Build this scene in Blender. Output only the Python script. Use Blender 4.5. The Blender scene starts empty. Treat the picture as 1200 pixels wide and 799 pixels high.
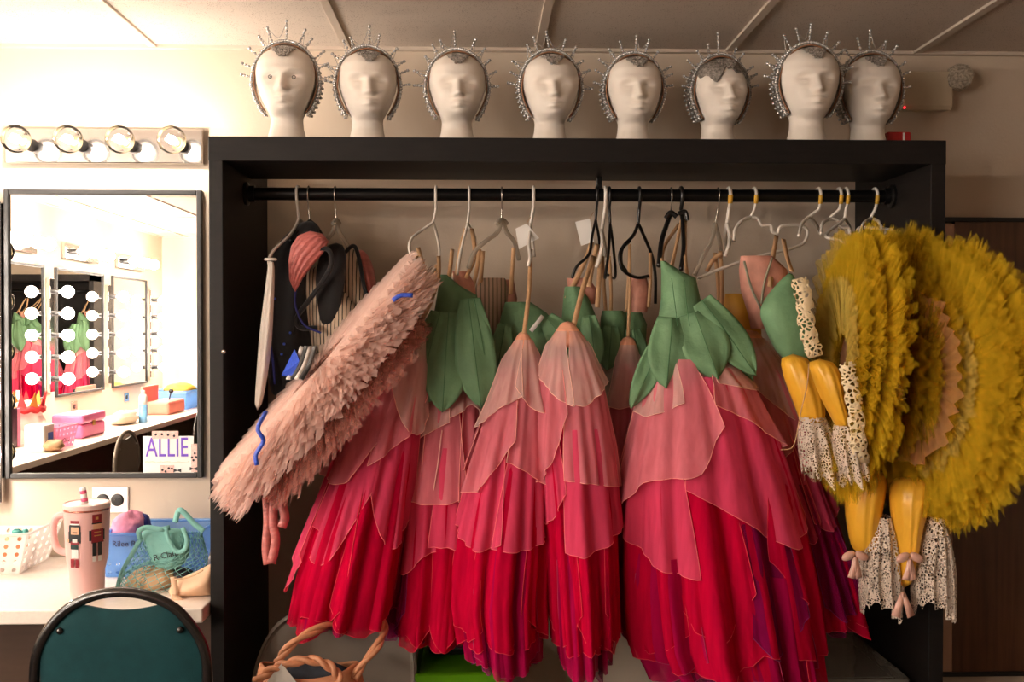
import bpy, math, random
from mathutils import Vector, Matrix, noise

SC = bpy.context.scene
COL = SC.collection
PI = math.pi
V = Vector

# ------------------------------------------------------------------ camera
F = 1167.0                       # focal length in pixels of the 1200x799 frame
CAM = V((0.0, 0.0, 1.5))
YAW = math.atan(35.0 / F)
PITCH = math.atan(14.5 / F)
cam_data = bpy.data.cameras.new('camera')
cam_data.sensor_fit = 'HORIZONTAL'
cam_data.sensor_width = 36.0
cam_data.lens = 36.0 * F / 1200.0
cam_data.clip_start = 0.05
cam = bpy.data.objects.new('camera', cam_data)
COL.objects.link(cam)
cam.location = CAM
cam.rotation_euler = (PI / 2 - PITCH, 0, -YAW)
SC.camera = cam
ROT = cam.rotation_euler.to_matrix()

# ------------------------------------------------------------------ light, exposure
world = bpy.data.worlds.new('world')
SC.world = world
world.use_nodes = True
world.node_tree.nodes['Background'].inputs['Color'].default_value = (0.9, 0.62, 0.4, 1)
world.node_tree.nodes['Background'].inputs['Strength'].default_value = 0.02
BULB_COLOR = (1.0, 0.89, 0.78)
BULB_STRENGTH = 180.0            # frosted looking globes on the side wall
FILAMENT_STRENGTH = 460.0        # glowing core of the clear globes
SC.view_settings.view_transform = 'Standard'
SC.view_settings.look = 'None'
SC.view_settings.gamma = 1.0
SC.view_settings.use_curve_mapping = False
SC.view_settings.exposure = 0.0
SC.cycles.use_denoising = True
SC.cycles.transparent_max_bounces = 24
SC.cycles.max_bounces = 8
SC.cycles.caustics_reflective = False
SC.cycles.caustics_refractive = False

# ------------------------------------------------------------------ room numbers (metres)
WALL_Y = 3.2
CEIL_Z = 2.386
LEFT_X = -3.11
RIGHT_X = 3.4
REAR_Y = -3.41
COUNTER_Z = 0.776


def ray(u, v):
    return ROT @ V(((u - 600.0) / F, -(v - 399.5) / F, -1.0))


def P(u, v, y):                  # photograph pixel -> point at room depth y
    d = ray(u, v)
    return CAM + d * ((y - CAM.y) / d.y)


def PZ(u, v, z):                 # photograph pixel -> point on the level z
    d = ray(u, v)
    return CAM + d * ((z - CAM.z) / d.z)


def PM(u, v, x):                 # pixel seen in the vanity mirror -> real point on the plane x
    d = ray(u, v)
    p = CAM + d * ((x - CAM.x) / d.x)
    return V((p.x, 2 * WALL_Y - p.y, p.z))


def px(n, y):                    # n pixels at depth y, in metres
    return n * y / F


# ------------------------------------------------------------------ colour and material helpers
def lin(c):
    return tuple(((x / 255.0) / 12.92 if x / 255.0 <= 0.04045 else ((x / 255.0 + 0.055) / 1.055) ** 2.4) for x in c) + (1.0,)


def new_mat(name):
    m = bpy.data.materials.new(name)
    m.use_nodes = True
    nt = m.node_tree
    nt.nodes.clear()
    out = nt.nodes.new('ShaderNodeOutputMaterial')
    return m, nt, out


def node(nt, kind, **inputs):
    n = nt.nodes.new(kind)
    for k, val in inputs.items():
        n.inputs[k.replace('_', ' ')].default_value = val
    return n


def color_noise(nt, rgb, var=0.15, scale=8.0, detail=4.0, stretch=None):
    tc = nt.nodes.new('ShaderNodeTexCoord')
    vec = tc.outputs['Object']
    if stretch:
        mp = nt.nodes.new('ShaderNodeMapping')
        mp.inputs['Scale'].default_value = stretch
        nt.links.new(vec, mp.inputs['Vector'])
        vec = mp.outputs['Vector']
    nz = node(nt, 'ShaderNodeTexNoise', Scale=scale, Detail=detail)
    nt.links.new(vec, nz.inputs['Vector'])
    rp = nt.nodes.new('ShaderNodeValToRGB')
    a = lin(rgb)
    rp.color_ramp.elements[0].position = 0.3
    rp.color_ramp.elements[1].position = 0.7
    rp.color_ramp.elements[0].color = tuple(x * (1 - var) for x in a[:3]) + (1,)
    rp.color_ramp.elements[1].color = tuple(min(1, x * (1 + var)) for x in a[:3]) + (1,)
    nt.links.new(nz.outputs['Fac'], rp.inputs['Fac'])
    return rp.outputs['Color'], nz, vec


def solid(name, rgb, rough=0.5, metal=0.0, var=0.08, scale=8.0, bump=0.0, bump_scale=200.0, stretch=None,
          spec=0.5, coat=0.0, trans=0.0, sheen=0.0):
    m, nt, out = new_mat(name)
    b = node(nt, 'ShaderNodeBsdfPrincipled', Roughness=rough, Metallic=metal)
    b.inputs['Specular IOR Level'].default_value = spec
    b.inputs['Coat Weight'].default_value = coat
    b.inputs['Sheen Weight'].default_value = sheen
    b.inputs['Transmission Weight'].default_value = trans
    c, nz, vec = color_noise(nt, rgb, var, scale, 4.0, stretch)
    nt.links.new(c, b.inputs['Base Color'])
    if bump:
        n2 = node(nt, 'ShaderNodeTexNoise', Scale=bump_scale, Detail=3.0)
        nt.links.new(vec, n2.inputs['Vector'])
        bp = node(nt, 'ShaderNodeBump', Strength=bump, Distance=0.01)
        nt.links.new(n2.outputs['Fac'], bp.inputs['Height'])
        nt.links.new(bp.outputs['Normal'], b.inputs['Normal'])
    nt.links.new(b.outputs['BSDF'], out.inputs['Surface'])
    return m


def sheer(name, rgb, alpha=0.7, transl=0.35, var=0.12, scale=60.0, stretch=(1, 1, 0.08)):
    """thin woven cloth: part see-through, part diffuse, part translucent"""
    m, nt, out = new_mat(name)
    c, nz, vec = color_noise(nt, rgb, var, scale, 3.0, stretch)
    d = nt.nodes.new('ShaderNodeBsdfDiffuse')
    t = nt.nodes.new('ShaderNodeBsdfTranslucent')
    nt.links.new(c, d.inputs['Color'])
    nt.links.new(c, t.inputs['Color'])
    mx = node(nt, 'ShaderNodeMixShader', Fac=transl)
    nt.links.new(d.outputs[0], mx.inputs[1])
    nt.links.new(t.outputs[0], mx.inputs[2])
    tr = nt.nodes.new('ShaderNodeBsdfTransparent')
    m2 = node(nt, 'ShaderNodeMixShader', Fac=alpha)
    nt.links.new(tr.outputs[0], m2.inputs[1])
    nt.links.new(mx.outputs[0], m2.inputs[2])
    nt.links.new(m2.outputs[0], out.inputs['Surface'])
    return m


def lace(name, rgb, scale=160.0, hole=0.32, rim=0.62):
    """open lace: voronoi cells are the holes, their borders the thread"""
    m, nt, out = new_mat(name)
    tc = nt.nodes.new('ShaderNodeTexCoord')
    vo = node(nt, 'ShaderNodeTexVoronoi', Scale=scale)
    vo.feature = 'DISTANCE_TO_EDGE'
    nt.links.new(tc.outputs['Object'], vo.inputs['Vector'])
    nz = node(nt, 'ShaderNodeTexNoise', Scale=scale * 0.22, Detail=2.0)
    nt.links.new(tc.outputs['Object'], nz.inputs['Vector'])
    ad = node(nt, 'ShaderNodeMath')
    ad.operation = 'MULTIPLY'
    ad.inputs[1].default_value = hole
    nt.links.new(nz.outputs['Fac'], ad.inputs[0])
    lt = nt.nodes.new('ShaderNodeMath')
    lt.operation = 'LESS_THAN'
    nt.links.new(vo.outputs['Distance'], lt.inputs[0])
    nt.links.new(ad.outputs[0], lt.inputs[1])
    d = nt.nodes.new('ShaderNodeBsdfDiffuse')
    d.inputs['Color'].default_value = lin(rgb)
    tr = nt.nodes.new('ShaderNodeBsdfTransparent')
    mx = nt.nodes.new('ShaderNodeMixShader')
    nt.links.new(lt.outputs[0], mx.inputs['Fac'])
    nt.links.new(tr.outputs[0], mx.inputs[1])
    nt.links.new(d.outputs[0], mx.inputs[2])
    nt.links.new(mx.outputs[0], out.inputs['Surface'])
    return m


def plastic_clear(name, rgb, alpha=0.4, rough=0.15):
    m, nt, out = new_mat(name)
    b = node(nt, 'ShaderNodeBsdfPrincipled', Roughness=rough)
    c, nz, vec = color_noise(nt, rgb, 0.06, 10)
    nt.links.new(c, b.inputs['Base Color'])
    tl = nt.nodes.new('ShaderNodeBsdfTranslucent')
    nt.links.new(c, tl.inputs['Color'])
    m1 = node(nt, 'ShaderNodeMixShader', Fac=0.4)
    nt.links.new(b.outputs[0], m1.inputs[1])
    nt.links.new(tl.outputs[0], m1.inputs[2])
    tr = nt.nodes.new('ShaderNodeBsdfTransparent')
    tr.inputs['Color'].default_value = tuple(0.6 + 0.4 * x for x in lin(rgb)[:3]) + (1,)
    mx = node(nt, 'ShaderNodeMixShader', Fac=alpha)
    nt.links.new(tr.outputs[0], mx.inputs[1])
    nt.links.new(m1.outputs[0], mx.inputs[2])
    nt.links.new(mx.outputs[0], out.inputs['Surface'])
    return m


def stripes(name, rgb_a, rgb_b, scale=40.0, direction='X', thin=0.5, rough=0.6):
    m, nt, out = new_mat(name)
    tc = nt.nodes.new('ShaderNodeTexCoord')
    w = node(nt, 'ShaderNodeTexWave', Scale=scale, Distortion=0.6)
    w.bands_direction = direction
    nt.links.new(tc.outputs['Object'], w.inputs['Vector'])
    rp = nt.nodes.new('ShaderNodeValToRGB')
    rp.color_ramp.interpolation = 'CONSTANT'
    rp.color_ramp.elements[0].color = lin(rgb_a)
    rp.color_ramp.elements[1].color = lin(rgb_b)
    rp.color_ramp.elements[1].position = thin
    nt.links.new(w.outputs['Fac'], rp.inputs['Fac'])
    b = node(nt, 'ShaderNodeBsdfPrincipled', Roughness=rough)
    nt.links.new(rp.outputs['Color'], b.inputs['Base Color'])
    nt.links.new(b.outputs[0], out.inputs['Surface'])
    return m


def emitter(name, rgb, strength):
    m, nt, out = new_mat(name)
    e = node(nt, 'ShaderNodeEmission', Strength=strength)
    e.inputs['Color'].default_value = tuple(rgb) + (1,)
    nt.links.new(e.outputs[0], out.inputs['Surface'])
    return m


def thin_glass(name, tint=(1, 1, 1)):
    m, nt, out = new_mat(name)
    tr = nt.nodes.new('ShaderNodeBsdfTransparent')
    tr.inputs['Color'].default_value = tuple(tint) + (1,)
    g = node(nt, 'ShaderNodeBsdfGlossy', Roughness=0.03)
    fr = node(nt, 'ShaderNodeFresnel', IOR=1.3)
    mx = nt.nodes.new('ShaderNodeMixShader')
    nt.links.new(fr.outputs[0], mx.inputs['Fac'])
    nt.links.new(tr.outputs[0], mx.inputs[1])
    nt.links.new(g.outputs[0], mx.inputs[2])
    nt.links.new(mx.outputs[0], out.inputs['Surface'])
    return m


def ceiling_tile_mat():
    m, nt, out = new_mat('ceiling_tile')
    tc = nt.nodes.new('ShaderNodeTexCoord')
    vo = node(nt, 'ShaderNodeTexVoronoi', Scale=190.0)
    nt.links.new(tc.outputs['Object'], vo.inputs['Vector'])
    nz = node(nt, 'ShaderNodeTexNoise', Scale=30.0, Detail=3.0)
    nt.links.new(tc.outputs['Object'], nz.inputs['Vector'])
    mu = nt.nodes.new('ShaderNodeMath')
    mu.operation = 'MULTIPLY'
    mu.inputs[1].default_value = 0.42
    nt.links.new(nz.outputs['Fac'], mu.inputs[0])
    lt = nt.nodes.new('ShaderNodeMath')
    lt.operation = 'LESS_THAN'
    nt.links.new(vo.outputs['Distance'], lt.inputs[0])
    nt.links.new(mu.outputs[0], lt.inputs[1])
    mx = nt.nodes.new('ShaderNodeMix')
    mx.data_type = 'RGBA'
    mx.inputs['A'].default_value = lin((204, 190, 176))
    mx.inputs['B'].default_value = lin((150, 132, 116))
    nt.links.new(lt.outputs[0], mx.inputs['Factor'])
    b = node(nt, 'ShaderNodeBsdfPrincipled', Roughness=0.9)
    nt.links.new(mx.outputs['Result'], b.inputs['Base Color'])
    bp = node(nt, 'ShaderNodeBump', Strength=0.25, Distance=0.004)
    bp.invert = True
    nt.links.new(lt.outputs[0], bp.inputs['Height'])
    nt.links.new(bp.outputs['Normal'], b.inputs['Normal'])
    nt.links.new(b.outputs[0], out.inputs['Surface'])
    return m


# ------------------------------------------------------------------ mesh helpers
class MB:
    def __init__(self):
        self.v, self.f, self.m = [], [], []

    def add(self, vs, fs, mi=0):
        o = len(self.v)
        self.v += [V(p) for p in vs]
        self.f += [tuple(i + o for i in f) for f in fs]
        self.m += [mi] * len(fs)
        return self

    def xf(self, M, start=0):
        for i in range(start, len(self.v)):
            self.v[i] = M @ self.v[i]
        return self

    def box(self, a, b, mi=0):
        x0, y0, z0 = (min(a[i], b[i]) for i in range(3))
        x1, y1, z1 = (max(a[i], b[i]) for i in range(3))
        vs = [(x0, y0, z0), (x1, y0, z0), (x1, y1, z0), (x0, y1, z0), (x0, y0, z1), (x1, y0, z1), (x1, y1, z1), (x0, y1, z1)]
        fs = [(0, 3, 2, 1), (4, 5, 6, 7), (0, 1, 5, 4), (1, 2, 6, 5), (2, 3, 7, 6), (3, 0, 4, 7)]
        return self.add(vs, fs, mi)

    def loft(self, rings, caps=True, closed=True, mi=0):
        n = len(rings[0])
        vs = [p for r in rings for p in r]
        fs = []
        for i in range(len(rings) - 1):
            for j in range(n if closed else n - 1):
                k = (j + 1) % n
                fs.append((i * n + j, i * n + k, (i + 1) * n + k, (i + 1) * n + j))
        if caps and closed:
            fs.append(tuple(reversed(range(n))))
            fs.append(tuple(range((len(rings) - 1) * n, len(rings) * n)))
        return self.add(vs, fs, mi)

    def frames(self, path, closed=False):
        pts = [V(p) for p in path]
        n = len(pts)
        tans = []
        for i in range(n):
            if closed:
                t = pts[(i + 1) % n] - pts[i - 1]
            else:
                t = pts[min(i + 1, n - 1)] - pts[max(i - 1, 0)]
            if t.length < 1e-9:
                t = V((0, 0, 1))
            tans.append(t.normalized())
        up = V((0, 0, 1)) if abs(tans[0].z) < 0.9 else V((1, 0, 0))
        nrm = (up - tans[0] * up.dot(tans[0])).normalized()
        out = []
        for i in range(n):
            nrm = (nrm - tans[i] * nrm.dot(tans[i]))
            nrm = nrm.normalized() if nrm.length > 1e-6 else tans[i].orthogonal().normalized()
            out.append((pts[i], tans[i], nrm, tans[i].cross(nrm)))
        return out

    def tube(self, path, r, n=8, closed=False, mi=0, flat=1.0):
        fr = self.frames(path, closed)
        rings = []
        for i, (p, t, a, b) in enumerate(fr):
            rr = r[i] if isinstance(r, (list, tuple)) else (r(i / max(1, len(fr) - 1)) if callable(r) else r)
            rings.append([p + a * (rr * math.cos(2 * PI * k / n)) + b * (rr * flat * math.sin(2 * PI * k / n)) for k in range(n)])
        if closed:
            rings.append(rings[0])
            return self.loft(rings, caps=False, mi=mi)
        return self.loft(rings, caps=True, mi=mi)

    def ribbon(self, path, w, hint=(0, -1, 0), th=0.0015, mi=0):
        """flat strap: w metres wide, its face turned to hint"""
        pts = [V(p) for p in path]
        rings = []
        for i, p in enumerate(pts):
            t = (pts[min(i + 1, len(pts) - 1)] - pts[max(i - 1, 0)]).normalized()
            h = V(hint)
            h = (h - t * h.dot(t)).normalized()
            s = t.cross(h)
            ww = (w[i] if isinstance(w, (list, tuple)) else w) / 2
            rings.append([p - s * ww - h * th, p + s * ww - h * th, p + s * ww + h * th, p - s * ww + h * th])
        return self.loft(rings, mi=mi)

    def lathe(self, prof, c=(0, 0, 0), n=24, mi=0, M=None, caps=True):
        rings = []
        for r, z in prof:
            rings.append([V((r * math.cos(2 * PI * k / n), r * math.sin(2 * PI * k / n), z)) for k in range(n)])
        s = len(self.v)
        self.loft(rings, caps=caps, mi=mi)
        if M is not None:
            self.xf(M, s)
        T = Matrix.Translation(V(c))
        return self.xf(T, s)

    def grid(self, fn, nu, nv, wrap=False, mi=0):
        vs = [fn(i / (nu if wrap else nu - 1), j / (nv - 1)) for j in range(nv) for i in range(nu)]
        fs = []
        for j in range(nv - 1):
            for i in range(nu if wrap else nu - 1):
                k = (i + 1) % nu
                fs.append((j * nu + i, j * nu + k, (j + 1) * nu + k, (j + 1) * nu + i))
        return self.add(vs, fs, mi)

    def sphere(self, c, r, n=12, m=8, mi=0, sc=(1, 1, 1)):
        rings = []
        for j in range(1, m):
            a = PI * j / m
            rings.append([V(c) + V((sc[0] * r * math.sin(a) * math.cos(2 * PI * k / n), sc[1] * r * math.sin(a) * math.sin(2 * PI * k / n), -sc[2] * r * math.cos(a))) for k in range(n)])
        return self.loft(rings, mi=mi)


def smooth_path(pts, n=24):
    """Catmull-Rom through the given points"""
    pts = [V(p) for p in pts]
    q = [pts[0] * 2 - pts[1]] + pts + [pts[-1] * 2 - pts[-2]]
    out = []
    segs = len(pts) - 1
    for i in range(n + 1):
        s = min(i / n * segs, segs - 1e-6)
        k = int(s)
        t = s - k
        a, b, c, d = q[k], q[k + 1], q[k + 2], q[k + 3]
        out.append(0.5 * ((2 * b) + (c - a) * t + (2 * a - 5 * b + 4 * c - d) * t * t + (3 * b - a - 3 * c + d) * t ** 3))
    return out


def interp(xs, ys, x):
    if x <= xs[0]:
        return ys[0]
    for i in range(len(xs) - 1):
        if x <= xs[i + 1]:
            t = (x - xs[i]) / (xs[i + 1] - xs[i])
            return ys[i] + (ys[i + 1] - ys[i]) * t
    return ys[-1]


def thing(name, label, cat, loc=(0, 0, 0), group=None):
    o = bpy.data.objects.new(name, None)
    o.empty_display_size = 0.05
    COL.objects.link(o)
    o.location = loc
    o['label'] = label
    o['category'] = cat
    if group:
        o['group'] = group
    return o


def world_loc(o):
    p = V(o.location)
    while o.parent:
        o = o.parent
        p = p + V(o.location)
    return p


def build(name, mb, mats, parent=None, smooth=True, bevel=0.0, solidify=0.0, subsurf=0, label=None, cat=None, group=None, kind=None, origin=None, auto=None):
    """vertices are in room coordinates; the object gets its origin at its base or at its parent's origin"""
    me = bpy.data.meshes.new(name)
    if parent is not None:
        base = world_loc(parent)
    elif origin is not None:
        base = V(origin)
    else:
        xs = [p.x for p in mb.v]
        ys = [p.y for p in mb.v]
        base = V(((min(xs) + max(xs)) / 2, (min(ys) + max(ys)) / 2, min(p.z for p in mb.v)))
    me.from_pydata([tuple(p - base) for p in mb.v], [], mb.f)
    if not isinstance(mats, (list, tuple)):
        mats = [mats]
    for m in mats:
        me.materials.append(m)
    if len(mats) > 1:
        me.polygons.foreach_set('material_index', mb.m)
    if smooth:
        me.polygons.foreach_set('use_smooth', [True] * len(me.polygons))
        if auto is not None:
            me.set_sharp_from_angle(angle=math.radians(auto))
    me.update()
    o = bpy.data.objects.new(name, me)
    COL.objects.link(o)
    if parent is not None:
        o.parent = parent
    else:
        o.location = base
    if solidify:
        md = o.modifiers.new('thickness', 'SOLIDIFY')
        md.thickness = solidify
        md.offset = 0
    if bevel:
        md = o.modifiers.new('bevel', 'BEVEL')
        md.width = bevel
        md.segments = 2
        md.limit_method = 'ANGLE'
    if subsurf:
        md = o.modifiers.new('subsurf', 'SUBSURF')
        md.levels = md.render_levels = subsurf
    if label:
        o['label'] = label
    if cat:
        o['category'] = cat
    if group:
        o['group'] = group
    if kind:
        o['kind'] = kind
    return o


def copy_tree(o, parent=None, loc=None):
    c = o.copy()
    COL.objects.link(c)
    c.parent = parent
    if loc is not None:
        c.location = loc
    for ch in list(o.children):
        copy_tree(ch, c)
    return c


def text_mesh(mb, body, size, M, depth=0.0004, mi=0):
    """lettering as thin geometry; local x right, y up, z out of the page"""
    cu = bpy.data.curves.new('lettering', 'FONT')
    cu.body = body
    cu.size = size
    cu.extrude = depth
    cu.align_x = 'CENTER'
    cu.align_y = 'CENTER'
    cu.resolution_u = 2
    ob = bpy.data.objects.new('lettering', cu)
    COL.objects.link(ob)
    dg = bpy.context.evaluated_depsgraph_get()
    me = ob.evaluated_get(dg).to_mesh()
    mb.add([M @ v.co for v in me.vertices], [tuple(p.vertices) for p in me.polygons], mi)
    ob.evaluated_get(dg).to_mesh_clear()
    bpy.data.objects.remove(ob)
    bpy.data.curves.remove(cu)


def basis(o, x, y, z):
    return Matrix(((x[0], y[0], z[0], o[0]), (x[1], y[1], z[1], o[1]), (x[2], y[2], z[2], o[2]), (0, 0, 0, 1)))


# ------------------------------------------------------------------ shared materials
M_WALL = solid('wall_paint', (200, 184, 165), 0.75, var=0.03, scale=3, bump=0.05, bump_scale=120)
M_TILE = ceiling_tile_mat()
M_GRID = solid('ceiling_grid', (200, 185, 170), 0.5, var=0.03)
M_FLOOR = solid('floor_carpet', (92, 80, 72), 0.95, var=0.25, scale=60, bump=0.4, bump_scale=400)
M_BLACKWOOD = solid('black_laminate', (20, 17, 16), 0.55, var=0.25, scale=14, stretch=(1, 1, 6), bump=0.04, spec=0.25)
M_BLACK = solid('black_plastic', (18, 17, 17), 0.38, var=0.1)
M_ROD = solid('black_metal_rod', (20, 19, 19), 0.3, metal=0.4, var=0.1)
M_MIRROR = solid('mirror_silver', (230, 227, 222), 0.0, metal=1.0, var=0.0)
M_FRAME = solid('mirror_frame_black', (18, 16, 15), 0.5, var=0.1)
M_CHROME = solid('chrome', (226, 222, 218), 0.12, metal=1.0, var=0.02)
M_STEEL = solid('brushed_steel', (236, 230, 224), 0.38, metal=0.7, var=0.03)
M_SOCKET = solid('socket_black', (20, 18, 18), 0.3, var=0.1)
M_BRASS = solid('bulb_cap_brass', (206, 184, 140), 0.3, metal=0.9, var=0.05)
M_GLOBE = thin_glass('bulb_clear_glass')
M_FILAMENT = emitter('bulb_filament', BULB_COLOR, FILAMENT_STRENGTH)
M_BULB = emitter('bulb_lit_globe', BULB_COLOR, BULB_STRENGTH)
M_COUNTER = solid('worktop_laminate', (236, 224, 212), 0.4, var=0.04, scale=120)
M_WHITEPL = solid('white_plastic', (238, 232, 226), 0.35, var=0.03)
M_PAPER = solid('white_paper', (240, 236, 230), 0.8, var=0.02)

# ------------------------------------------------------------------ the setting
def struct(name, mb, mat, label=None, **k):
    o = build(name, mb, mat, smooth=False, kind='structure', **k)
    o['label'] = label or name
    return o


struct('floor', MB().box((LEFT_X - 0.1, REAR_Y - 0.1, -0.1), (RIGHT_X + 0.1, WALL_Y + 0.1, 0)), M_FLOOR, 'dark carpeted floor of the dressing room')
struct('wall_back', MB().box((LEFT_X - 0.1, WALL_Y, 0), (RIGHT_X + 0.1, WALL_Y + 0.1, CEIL_Z + 0.1)), M_WALL, 'cream painted wall behind the costume wardrobe')
struct('wall_left', MB().box((LEFT_X - 0.1, REAR_Y, 0), (LEFT_X, WALL_Y, CEIL_Z + 0.1)), M_WALL, 'cream painted side wall with a row of vanity mirrors')
struct('wall_right', MB().box((RIGHT_X, REAR_Y, 0), (RIGHT_X + 0.1, WALL_Y, CEIL_Z + 0.1)), M_WALL, 'cream painted wall on the dim side of the room')
struct('wall_rear', MB().box((LEFT_X - 0.1, REAR_Y - 0.1, 0), (RIGHT_X + 0.1, REAR_Y, CEIL_Z + 0.1)), M_WALL, 'cream painted wall facing the costume wardrobe')
ceiling = struct('ceiling', MB().box((LEFT_X - 0.1, REAR_Y - 0.1, CEIL_Z + 0.03), (RIGHT_X + 0.1, WALL_Y + 0.1, CEIL_Z + 0.12)), M_GRID, 'suspended ceiling of speckled white tiles')

# ceiling tiles (2 x 4 feet) between metal bars
GX0 = PZ(644, 0, CEIL_Z).x
STEP = 0.61
k0 = math.floor((LEFT_X - GX0) / STEP)
k1 = math.ceil((RIGHT_X - GX0) / STEP)
ybars = [WALL_Y - 1.22 * i for i in range(1, 6)]
edges = [WALL_Y] + ybars + [REAR_Y]
tile_mesh = None
for k in range(k0, k1):
    xa = max(LEFT_X, GX0 + k * STEP)
    xb = min(RIGHT_X, GX0 + (k + 1) * STEP)
    for a, b in zip(edges[:-1], edges[1:]):
        if a - b < 0.05 or xb - xa < 0.03:
            continue
        build('ceiling_tile', MB().box((xa + 0.004, b + 0.004, CEIL_Z + 0.008), (xb - 0.004, a - 0.004, CEIL_Z + 0.03)), M_TILE, ceiling, smooth=False)
for k in range(k0 + 1, k1):
    x = GX0 + k * STEP
    build('grid_bar', MB().box((x - 0.013, REAR_Y, CEIL_Z), (x + 0.013, WALL_Y, CEIL_Z + 0.012)), M_GRID, ceiling, smooth=False, bevel=0.001)
for y in ybars:
    build('grid_bar', MB().box((LEFT_X, y - 0.013, CEIL_Z + 0.001), (RIGHT_X, y + 0.013, CEIL_Z + 0.012)), M_GRID, ceiling, smooth=False)
for a, b in (((LEFT_X, WALL_Y - 0.022, CEIL_Z - 0.002), (RIGHT_X, WALL_Y, CEIL_Z + 0.012)), ((LEFT_X, REAR_Y, CEIL_Z - 0.002), (LEFT_X + 0.022, WALL_Y, CEIL_Z + 0.012)),
             ((LEFT_X, REAR_Y, CEIL_Z - 0.002), (RIGHT_X, REAR_Y + 0.022, CEIL_Z + 0.012))):
    build('wall_angle', MB().box(a, b), M_GRID, ceiling, smooth=False)

# dark wooden panel in a thin black frame on the wall beyond the wardrobe
M_DARKWOOD = solid('dark_brown_wood', (92, 58, 36), 0.35, var=0.3, scale=5, stretch=(12, 12, 0.6), bump=0.02)
M_TRIMWOOD = solid('pale_wood_edge', (186, 150, 128), 0.5, var=0.1)
pn = thing('wall_panel', 'dark brown wooden panel in thin black frame beyond the wardrobe', 'panel', V((P(1250, 782, WALL_Y).x, WALL_Y, P(1110, 785, WALL_Y).z)))
a, b = P(1085, 258, WALL_Y), P(1420, 784, WALL_Y)
build('board', MB().box((P(1116, 500, 3.19).x, WALL_Y - 0.02, b.z), (b.x, WALL_Y, a.z)), M_DARKWOOD, pn, smooth=False)
build('edge_strip', MB().box((P(1100, 500, 3.19).x, WALL_Y - 0.018, b.z), (P(1116, 500, 3.19).x, WALL_Y, a.z - 0.014)), M_TRIMWOOD, pn, smooth=False, label='pale edge strip')
for zz in (a.z, b.z):
    build('frame_rail', MB().box((a.x, WALL_Y - 0.028, zz - 0.007), (b.x, WALL_Y, zz + 0.007)), M_FRAME, pn, smooth=False, bevel=0.002)
for xx in (a.x, b.x):
    build('frame_rail', MB().box((xx - 0.007, WALL_Y - 0.028, b.z), (xx + 0.007, WALL_Y, a.z)), M_FRAME, pn, smooth=False, bevel=0.002)


# ------------------------------------------------------------------ vanity lights
def bulb_strip(label, c, along, out, n, spacing, length, height, lit, th=0.03, cat='light', extra=0.0):
    """chrome back plate with n sockets; along and out are unit vectors, c the centre of the plate on the wall"""
    c, along, out = V(c), V(along), V(out)
    up = out.cross(along)
    t = thing('vanity_light', label, cat, c)
    mb = MB()
    mb.box((-length / 2, -height / 2, 0), (length / 2, height / 2, th))
    mb.xf(basis(c, along, up, out))
    build('back_plate', mb, M_CHROME, t, smooth=False, bevel=0.004)
    for i in range(n):
        q = c + along * ((i - (n - 1) / 2) * spacing + extra) + out * th
        M = basis(q, along, up, out)
        mb = MB().lathe([(0.020, 0), (0.020, 0.004), (0.0175, 0.006), (0.0175, 0.05), (0.0165, 0.053)], n=16, M=M)
        build('socket', mb, M_SOCKET, t)
        R = 0.043
        z0 = 0.05
        prof = [(0.0135, z0 + 0.012)]
        for s in range(3, 19):
            aa = PI * s / 18
            prof.append((max(R * math.sin(aa), 0.001), z0 + 0.061 - R * math.cos(aa)))
        prof[1] = (0.016, z0 + 0.02)
        g = build('bulb', MB().lathe(prof, n=20, M=M, caps=False), M_BULB if lit else M_GLOBE, t)
        mb = MB().lathe([(0.0135, z0), (0.0135, z0 + 0.014), (0.009, z0 + 0.018)], n=14, M=M)
        build('bulb_cap', mb, M_BRASS, g)
        if not lit:
            mb = MB().sphere((0, 0, z0 + 0.058), 0.013, 12, 8, sc=(1, 1, 1.3)).xf(M)
            build('filament', mb, M_FILAMENT, g)
    return t


sa, sb = P(5, 150, 3.17), P(237, 192, 3.17)
sc_ = V(((sa.x + sb.x) / 2, WALL_Y, (sa.z + sb.z) / 2))
bx0, bx3 = P(38, 175, 3.17).x, P(214, 175, 3.17).x
bulb_strip('chrome vanity strip of four clear globe bulbs above the mirror beside the wardrobe', sc_, (1, 0, 0), (0, -1, 0), 4, (bx3 - bx0) / 3, sb.x - sa.x, sa.z - sb.z, False,
           extra=(bx0 + bx3) / 2 - sc_.x)
va, vb = P(-54, 236, 3.17), P(2.5, 590, 3.17)
bulb_strip('upright chrome strip of clear globe bulbs at the edge of the wall mirror', V(((va.x + vb.x) / 2, WALL_Y, (va.z + vb.z) / 2)), (0, 0, 1), (0, -1, 0), 5, 0.165, va.z - vb.z, vb.x - va.x, False)


def framed_mirror(label, c, along, out, w, h, fw=0.016):
    c, along, out = V(c), V(along), V(out)
    M = basis(c, along, (0, 0, 1), out)
    t = thing('wall_mirror', label, 'mirror', c)
    build('glass', MB().box((-w / 2 + fw / 2, -h / 2 + fw / 2, 0), (w / 2 - fw / 2, h / 2 - fw / 2, 0.012)).xf(M), M_MIRROR, t, smooth=False)
    for s in (-1, 1):
        x = s * (w / 2 - fw / 2)
        build('frame_side', MB().box((x - fw / 2, -h / 2, 0), (x + fw / 2, h / 2, 0.022)).xf(M), M_FRAME, t, smooth=False, bevel=0.003)
        y = s * (h / 2 - fw / 2)
        build('frame_rail', MB().box((-w / 2 + fw, y - fw / 2, 0), (w / 2 - fw, y + fw / 2, 0.022)).xf(M), M_FRAME, t, smooth=False, bevel=0.003)
    return t


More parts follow.
